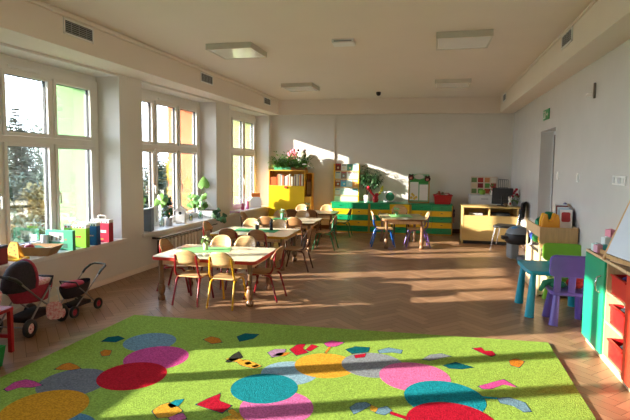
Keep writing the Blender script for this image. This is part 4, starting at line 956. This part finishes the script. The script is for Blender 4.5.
x, y = lp(6.72, -.14); t = thing('letter_box', 'tall blue-grey wooden box with a slanted white roof at the start of the second sill', 'box', (x, y, SZ), .3)
MB().prism([(-.11, 0), (.11, 0), (.11, .34), (-.11, .30)], -.08, .08, 0, FRONT).build('box_body', pm('#77808c', .6), t); MB().prism([(-.14, .293), (.13, .349), (.13, .364), (-.14, .308)], -.1, .1, 0, FRONT).build('roof', M['white'], t)
# plants of the second sill
def jar(t, r, h): MB().lathe([(r*.8, 0), (r, .01), (r, h*.75), (r*.7, h*.9), (r*.72, h), (r*.68, h), (r*.66, h*.9), (r*.94, h*.72), (r*.94, .012)], 16).build('jar', M['jar'], t)
x, y = lp(7.20, -.16); t = thing('jar_plant', 'glass jar with a tall leafy cutting nearest the blue-grey box', 'plant in a jar', (x, y, SZ)); jar(t, .038, .15)
b = MB(); b.tube([(0, 0, .02), (.01, 0, .2), (.0, -.01, .38)], .004, 6); b.build('stem', M['leafm'], t); b = MB()
for q, n_, S in (((-.07, -.01, .40), (.2, -.9, .4), .15), ((.06, -.02, .42), (.1, -.8, .6), .14), ((.0, -.03, .48), (0, -.9, .3), .13), ((.03, 0, .36), (.3, -.8, .3), .12), ((-.03, .02, .36), (-.3, -.8, .3), .11)): heartleaf(b, q, n_, (R.uniform(-.6, .6), 0, 1), S)
b.build('leaves', M['leafl'], t)
x, y = lp(7.37, -.13); t = thing('potted_cactus', 'dark green upright plant in a glass pot on the second sill', 'potted plant', (x, y, SZ)); MB().lathe([(.05, 0), (.056, .02), (.05, .08), (.055, .13), (.048, .13), (.04, .1)], 16).build('pot', pm('#b9bdc0', .3), t)
b = MB(); bush(b, (0, 0, .30), (.05, .05, .12), 120, .09, .05, (0,), droop=.1, inner=.1); b.build('foliage', M['leafd'], t)
x, y = lp(8.10, -.14); t = thing('candle_jar', 'small glass jar with a yellow candle right of the white birdhouse', 'jar', (x, y, SZ)); jar(t, .03, .13); MB().lathe([(.018, .012), (.018, .09)], 12).build('candle', pm('#e6cf7a'), t)
x, y = lp(8.45, -.14); t = thing('jar_plant', 'glass jar with a wide leafy cutting in the middle of the second sill', 'plant in a jar', (x, y, SZ)); jar(t, .042, .14)
b = MB(); 
for q in ((-.1, 0, .34), (.1, -.02, .35), (0, -.02, .42)): b.tube([(0, 0, .02), (q[0]*.3, 0, .16), q], .004, 6)
b.build('stem', M['leafm'], t); b = MB()
for i in range(17):
    q = (R.uniform(-.2, .17), R.uniform(-.05, .05), R.uniform(.22, .44)); heartleaf(b, q, (R.uniform(-.5, .5), -1, R.uniform(0, .8)), (R.uniform(-.8, .8), 0, 1), R.uniform(.11, .16), i % 2)
b.build('leaves', [M['leafm'], M['leafl']], t)
x, y = lp(8.72, -.13); t = thing('planter_box', 'white planter box with dark soil and big leaves on the second sill', 'planter', (x, y, SZ), .15)
MB().box((-.16, -.075, 0), (.16, .075, .13)).build('box_body', M['white'], t, bevel=.004); MB().box((-.15, -.066, .125), (.15, .066, .145)).build('soil', M['soil'], t)
b = MB(); b.tube([(-.1, 0, .13), (-.12, -.02, .4), (-.08, -.03, .62)], [.005, .004, .003], 6); b.tube([(-.1, -.03, .42), (.10, -.06, .22)], .004, 6, 1); b.tube([(.12, -.05, .13), (.2, -.08, .15), (.27, -.1, .08)], .005, 6); b.build('stems', [M['leafd'], M['white']], t)
b = MB(); heartleaf(b, (-.06, -.05, .66), (.15, -1, .25), (.05, 0, -1), .24, 0); heartleaf(b, (-.10, -.02, .60), (-.3, -1, .3), (.2, 0, 1), .13, 0)
for i in range(9): heartleaf(b, (.25+R.uniform(-.12, .10), -.12+R.uniform(-.05, .05), .03+R.uniform(-.13, .13)), (R.uniform(-.3, .5), -1, R.uniform(0, .8)), (R.uniform(-.8, .8), 0, -1), R.uniform(.10, .16), 1)
b.build('leaves', [M['leafl'], M['leafd']], t)
for k, (s0, s1, lb) in enumerate(((.66, 2.74, 'added unseen white trough blocking low sun on the sill nearest the camera'), (-2.05, .18, 'added unseen white trough blocking low sun on the sill behind the camera'))):
    t = thing('sun_block_trough', lb, 'trough', (XL0+AL*((s0+s1)/2-6)-.16, (s0+s1)/2, SZ), -AL); L_ = s1-s0  # unseen troughs added to keep low sun off the left of the rug
    b = MB(); b.box((-.1, -L_/2, 0), (.1, L_/2, .02)); b.box((-.1, -L_/2, .02), (-.085, L_/2, .2)); b.box((.085, -L_/2, .02), (.1, L_/2, .2)); b.box((-.085, -L_/2, .02), (.085, -L_/2+.015, .2)); b.box((-.085, L_/2-.015, .02), (.085, L_/2, .2)); b.build('trough', M['white'], t)
# third sill
x, y = lp(9.75, -.10); b = MB(); b.prism(rrect(-.16, -.12, .16, .12, .02, 3), 0, .02); tag(b.build('magazine', pm('#b98ac4', .5)), 'violet booklet lying flat at the start of the third sill', 'booklet', None, (x, y, SZ), .3)
for s, d, c, h, r, lb in ((10.35, -.12, '#d24a86', .13, .04, 'dark pink pot on the third sill, farther from the cupboard'), (10.62, -.12, '#e884b0', .17, .045, 'light pink pot on the third sill, closer to the cupboard')):
    x, y = lp(s, d); t = thing('pink_vase', lb, 'vase', (x, y, SZ)); MB().lathe([(r*.8, 0), (r, h*.3), (r*.7, h*.7), (r*.9, h), (r*.8, h), (r*.6, h*.7)], 16).build('vase', pm(c, .35), t); b = MB(); bush(b, (0, 0, h+.03), (.05, .05, .04), 24, .05, .02); b.build('foliage', pm('#d890b0', .6), t)
x, y = lp(11.12, -.12); t = thing('toy_house', 'white toy house with an orange roof at the end of the third sill', 'toy house', (x, y, SZ), .35)
MB().box((-.13, -.08, 0), (.13, .08, .16)).build('walls', M['white'], t, bevel=.004); MB().prism([(-.15, .16), (.15, .16), (.08, .24), (-.08, .24)], -.09, .09, 0, FRONT).build('roof', M['white'], t); MB().box((-.10, -.05, .24), (.10, .05, .33)).build('orange_chimney', pm('#e8843a', .5), t, bevel=.006)
# radiator
t = thing('radiator', 'white ribbed radiator below the second window', 'radiator', (XL0+AL*1.6+.085, 7.62, 0), -AL)
b = MB()
for i in range(16):
    y = -.80+i*.1067; b.box((-.045, y-.028, .13), (.045, y+.028, .41))
b.build('ribs', mat('radiator_enamel', (.78, .75, .70), .35, .03), t, bevel=.012)
b = MB(); b.tube([(0, -.84, .17), (0, .84, .17)], .02); b.tube([(0, -.84, .37), (0, .84, .37)], .02); b.tube([(0, -.80, .0), (0, -.80, .15)], .012); b.tube([(0, .80, .0), (0, .80, .15)], .012); b.build('pipes', M['white'], t)
b = MB(); b.box((-.08, -.95, .445), (.075, .9, .465)); b.build('cover_shelf', M['sill'], t); b = MB(); b.box((-.08, -.82, .15), (-.075, .82, .40)); b.box((.075, -.95, .455), (.083, .9, .468)); b.box((-.08, -.958, .438), (.083, -.95, .47)); b.box((.06, -.95, .0), (.08, -.93, .438)); b.build('edge_and_gap_shade', M['dark'], t)  # includes a dark sheet behind the ribs, painted-in shade for the gaps

# ------------------------------------------------------------------ doll prams and red stool at the left
def pram(loc, rz, label, fab, fab2, hood=True, sc=1):
    t = thing('doll_pram', label, 'doll pram', loc, rz, 'doll prams under the first window'); t.scale = (sc, sc, sc)     # handle towards +y
    r = .009
    for sx in (-1, 1):
        b = MB(); b.tube([(sx*.15, -.26, .09), (sx*.15, .02, .30), (sx*.15, .36, .58), (sx*.14, .47, .63)], r); b.tube([(sx*.15, .24, .09), (sx*.15, .02, .30), (sx*.15, -.12, .42)], r); b.build('side_frame', M['steel'], t)
    MB().tube([(-.14, .47, .63), (-.1, .52, .645), (.1, .52, .645), (.14, .47, .63)], .013).build('handle', M['black'], t)
    for sx in (-1, 1): MB().tube([(sx*.15, .30, .53), (sx*.15, .36, .58), (sx*.14, .475, .632)], .017).build('grip', M['black'], t)
    for q in (-.26, .24): MB().tube([(-.17, q, .09), (.17, q, .09)], .006).build('axle', M['steel'], t)
    for y in (-.26, .24):
        for sx in (-1, 1):
            X = TR(sx*.18, y, .09) @ RY(PI/2); w = MB().lathe([(.05, -.02), (.082, -.02), (.089, 0), (.082, .02), (.05, .02), (.05, -.02)], 22, 0, X, cap=False).build('wheel', M['black'], t)
            b = MB(); b.lathe([(.05, -.008), (.05, .008)], 16, 0, X); b.ell((sx*.18, y, .09), (.022, .016, .016)); b.build('hub', fab2, w)
    b = MB(); NV, NU = 6, 16; vs = []; fs = []
    for j in range(NV+1):
        v = j/NV; z = .28+.17*v; k = .75+.25*math.sin(v*PI/2)
        for i in range(NU):
            a = 2*PI*i/NU; vs.append((.15*k*math.cos(a), -.03+.28*k*math.sin(a), z+.02*math.sin(a)))
    for j in range(NV):
        for i in range(NU): fs.append((j*NU+i, j*NU+(i+1) % NU, (j+1)*NU+(i+1) % NU, (j+1)*NU+i))
    fs.append(tuple(reversed(range(NU)))); b.add(vs, fs, 0, True); b.build('carrycot', FRD if hood else fab, t)
    b = MB(); b.ell((0, -.08, .45), (.13, .2, .05), 14, 8); b.build('blanket', fab2, t)
    if hood:
        b = MB(); vs = []; fs = []; n, k = 10, 12
        for j in range(n+1):
            e = math.radians(-5+115*j/n)
            for i in range(k+1):
                a = PI*i/k; vs.append((.16*math.cos(a), .10+.20*math.sin(a)*math.cos(e)*1.0, .45+.26*math.sin(a)*math.sin(e)))
        for j in range(n):
            for i in range(k): fs.append((j*(k+1)+i, j*(k+1)+i+1, (j+1)*(k+1)+i+1, (j+1)*(k+1)+i))
        b.add(vs, fs, 0, True); o = b.build('hood', fab, t); s = o.modifiers.new('thickness', 'SOLIDIFY'); s.thickness = .006
        MB().tube([(.163*math.cos(PI*i/12), .10+.205*math.sin(PI*i/12)*math.cos(math.radians(110)), .45+.265*math.sin(PI*i/12)*math.sin(math.radians(110))) for i in range(13)], .016).build('hood_piping', FRD, o)
    MB().tube([(-.15, -.12, .42), (-.15, -.17, .50), (.15, -.17, .50), (.15, -.12, .42)], .012).build('bumper_bar', M['black'], t)
    MB().box((-.11, -.2, .11), (.11, .18, .17)).build('basket', fab, t, bevel=.02)
    return t
FB = mat('dark_pram_fabric', (.035, .022, .028), .85, .4, 60); FRD = mat('red_pram_fabric', (.42, .03, .06), .8, .25, 40); FPK = mat('pink_patterned_fabric', (.62, .16, .18), .85, .1, 45, alpha2=(.75, .55, .5))
pram((-3.63, 4.47, 0), -.05, 'dark doll pram with a long black handle reaching along the window wall', FB, FRD, False, .7)
pram((-3.70, 3.90, 0), PI+.12, 'doll pram with a black and red raised hood under the first sill', FB, FPK, True, .95)
t = thing('doll_bag', 'pale pink patterned bag hanging off the hooded pram', 'bag', (-3.47, 3.96, .20), .6); b = MB(); b.prism(rrect(-.07, -.11, .07, .06, .05, 4), -.02, .02, 0, FRONT); b.build('pouch', FPK, t, bevel=.014); MB().tube([(-.05, 0, .05), (-.03, 0, .2), (.03, 0, .2), (.05, 0, .05)], .006, 6).build('strap', M['lgrey'], t)
t = thing('red_stool', 'red wooden play stool at the left edge next to the prams', 'stool', (-3.52, 3.22, 0), .1)
RW = mat('red_enamel_wood', s2l('#a5121a'), .4, .08)
MB().prism(rrect(-.17, -.16, .17, .16, .02, 3), .355, .385).build('seat', RW, t, bevel=.006)
for sx in (-1, 1):
    for sy in (-1, 1): MB().cbox((sx*.145, sy*.135, .178), (.035, .035, .355)).build('leg', RW, t, bevel=.004)
for q in (-.145, .125): MB().box((-.13, q, .12), (.13, q+.02, .15)).build('stretcher', RW, t)
b = MB(); b.ell((0, 0, .07), (.15, .13, .07), 14, 8); b.ell((.06, .02, .12), (.09, .09, .05)); tag(b.build('doll_blanket', FPK), 'crumpled pink patterned doll blanket on the red stool', 'blanket', None, (-3.52, 3.23, .3855))
b = MB(); b.ell((0, 0, .12), (.12, .10, .12), 14, 8); b.ell((-.02, .02, .24), (.07, .07, .06)); tag(b.build('red_bag', FRD), 'dark red soft bag under the left end of the first sill', 'bag', None, (-3.86, 3.36, .0005), 0)
t = thing('storage_crate', 'green plastic crate with small toys at the left edge of the rug', 'crate', (-3.36, 2.98, 0), .12)
b = MB(); vs = []
for wx, dy, z in ((.15, .12, 0), (.17, .14, .16), (.162, .132, .16), (.143, .113, .006)): vs += ring(wx, dy, z)
fs = [(0, 3, 2, 1), (12, 13, 14, 15)]
for r in range(3): fs += [(r*4+i, r*4+(i+1) % 4, (r+1)*4+(i+1) % 4, (r+1)*4+i) for i in range(4)]
b.add(vs, fs); b.build('crate_body', pm('#1f8a3c', .4), t)
for k, (dx, dy, c, n) in enumerate(((-.08, 0, '#2a4aa0', 'blue'), (.02, -.03, '#3a7ab0', 'sky blue'), (.09, .03, '#2f9a4a', 'green'), (0, .06, '#8a9a2a', 'olive'))):
    tag(MB().ell((0, 0, 0), (.06, .05, .05), 12, 8).ell((.03, 0, .035), (.03, .03, .03)).build('toy_piece', pm(c, .5)), '%s toy in the green crate' % n, 'toy', 'toys in the green crate', (-3.36+dx, 2.98+dy, .115))

# ------------------------------------------------------------------ outdoors
b = MB(); vs = []; fs = []; nx, ny = 24, 24
for i in range(nx+1):
    for j in range(ny+1):
        x = -5.2-70*i/nx; y = -25+100*j/ny; dd = max(0, -x-10); z = -3.2+.045*dd+.5*math.sin(x*.21)+.4*math.sin(y*.17+x*.05); vs.append((x, y, z))
for i in range(nx):
    for j in range(ny): a = i*(ny+1)+j; fs.append((a, a+1, a+ny+2, a+ny+1))
b.add(vs, fs, 0, True); g = struct(b.build('terrain', mat('meadow_grass', (.09, .11, .045), .95, .4, .6, alpha2=(.16, .14, .06)))); g['label'] = 'grassy slope outside the windows'
LEAFM = {}
for n, a, c in (('olive', (.07, .09, .04), (.12, .12, .055)), ('dark', (.03, .05, .03), (.06, .08, .04)), ('gold', (.24, .17, .045), (.16, .13, .05)), ('grey', (.08, .10, .06), (.13, .14, .085))):
    LEAFM[n] = mat('foliage_'+n, a, .8, .3, 1.5, alpha2=c)
def tree(x, y, z0, h, r, kind, lf, label, seed):
    rr = random.Random(seed); t = thing('conifer' if kind == 'c' else 'leafy_tree', label, 'tree', (x, y, z0), 0, 'trees beyond the windows')
    MB().tube([(0, 0, 0), (rr.uniform(-.1, .1), 0, h*.5), (0, 0, h*.93)], [.05*r+.06, .04*r+.03, .01], 8).build('trunk', M['bark'], t)
    f = MB()
    if kind == 'c':
        for k in range(46):
            v = k/45; z = h*(.12+.86*v); q = r*(1-v)*1.0+.06
            for i in range(int(24-12*v)):
                a = rr.uniform(0, 2*PI); d = Vector((math.cos(a), math.sin(a), .15))
                for e in range(3): leaf(f, Vector((0, 0, z))+d*q*(.3*e), d+Vector((rr.uniform(-.5, .5), rr.uniform(-.5, .5), rr.uniform(-.2, .3))), q*.5+.12, .12*r+.06, 0, .15)
    else:
        for _ in range(10):
            c = (rr.uniform(-.5, .5)*r, rr.uniform(-.5, .5)*r, h*rr.uniform(.45, .8)); q = r*rr.uniform(.5, .75); bush(f, c, (q, q, min(q, h*.3)), 520, .2, .13, (0,), rr, .2, .45)
    f.build('foliage', LEAFM[lf], t)
TT = [(-17.6, 18.2, -3, 6.9, 1.5, 'c', 'grey', 'tall pale conifer rising above the other trees outside the first window'),
 (-21, 20.8, -3, 6.5, 2.8, 'b', 'olive', 'olive tree left of the tall conifer'),
 (-22.5, 26.5, -3, 7.0, 3.0, 'b', 'grey', 'grey green tree behind the sash post of the first window'),
 (-14.2, 13.6, -3, 4.2, 1.9, 'b', 'dark', 'dark bush low in the first window'),
 (-12.4, 13.8, -3, 3.7, 1.5, 'b', 'gold', 'yellowish bush low in the middle of the first window'),
 (-9.0, 9.2, -3.2, 3.5, 1.4, 'b', 'olive', 'olive shrub closest to the first window'),
 (-10.4, 17.2, -3, 5.4, 1.3, 'c', 'dark', 'dark conifer seen in the narrow left light of the second window'),
 (-11.9, 20.2, -3, 4.9, 1.2, 'b', 'gold', 'golden autumn tree seen through the second window'),
 (-14, 25.0, -3, 5.2, 1.6, 'c', 'grey', 'small conifer farther off in the second window'),
 (-10.5, 29, -3, 6.0, 2.0, 'b', 'grey', 'pale tree seen through the third window')]
for i, a in enumerate(TT): tree(*a, 100+i)

# ------------------------------------------------------------------ light, sky, camera
AZ, EL, SUN_E, SKY_E = math.radians(23.5), math.radians(16.1), 27.5, 18.0
sd = bpy.data.lights.new('sun', 'SUN'); sd.energy = SUN_E; sd.angle = math.radians(.6); sd.color = (1, .92, .81)
so = bpy.data.objects.new('sun', sd); C.objects.link(so)
dirv = Vector((math.cos(AZ)*math.cos(EL), math.sin(AZ)*math.cos(EL), -math.sin(EL)))
so.rotation_euler = dirv.to_track_quat('-Z', 'Y').to_euler(); so.location = (-20, -8, 8)
for i, (y0, y1) in enumerate(BAYS):
    ld = bpy.data.lights.new('window_portal', 'AREA'); ld.shape = 'RECTANGLE'; ld.size = 2.05; ld.size_y = y1-y0; ld.cycles.is_portal = True
    lo = bpy.data.objects.new('window_portal', ld); C.objects.link(lo); ym = (y0+y1)/2
    lo.location = (XL0+AL*(ym-6)-.43, ym, 1.62); lo.rotation_euler = Vector((1, 0, 0)).to_track_quat('-Z', 'Y').to_euler()
wd_ = bpy.data.worlds.new('sky'); scene.world = wd_; wd_.use_nodes = True; nt = wd_.node_tree; bg = nt.nodes['Background']
tc = nt.nodes.new('ShaderNodeTexCoord'); sp = nt.nodes.new('ShaderNodeSeparateXYZ'); nt.links.new(tc.outputs['Generated'], sp.inputs[0])
cr = nt.nodes.new('ShaderNodeValToRGB'); e = cr.color_ramp.elements; e[0].position = 0; e[0].color = (.84, .91, 1, 1); e[1].position = .7; e[1].color = (.45, .64, 1, 1)
nt.links.new(sp.outputs['Z'], cr.inputs[0]); nt.links.new(cr.outputs[0], bg.inputs[0]); bg.inputs[1].default_value = SKY_E

cam = bpy.data.cameras.new('camera'); co = bpy.data.objects.new('camera', cam); C.objects.link(co); scene.camera = co
cam.sensor_width = 36; cam.lens = 501.8642/630*36; cam.clip_start = .05
cam.shift_x = (315-309.8268)/630; cam.shift_y = (202.162-210)/630
r_ = Vector((.9706544, .2403036, .0091747)); u_ = Vector((-.0276973, .0738166, .9968871)); f_ = Vector((-.2388783, .9678870, -.0783062))
mm = Matrix((r_, u_, -f_)).transposed().to_4x4(); mm.translation = (0, 0, 1.6); co.matrix_world = mm
vs_ = scene.view_settings; vs_.view_transform = 'Standard'; vs_.look = 'None'; vs_.gamma = 1; vs_.use_curve_mapping = False; vs_.exposure = -.3
scene.cycles.max_bounces = 12; scene.cycles.diffuse_bounces = 6; scene.cycles.transparent_max_bounces = 16; scene.cycles.use_denoising = True
scene.cycles.caustics_reflective = True; scene.cycles.sample_clamp_indirect = 8
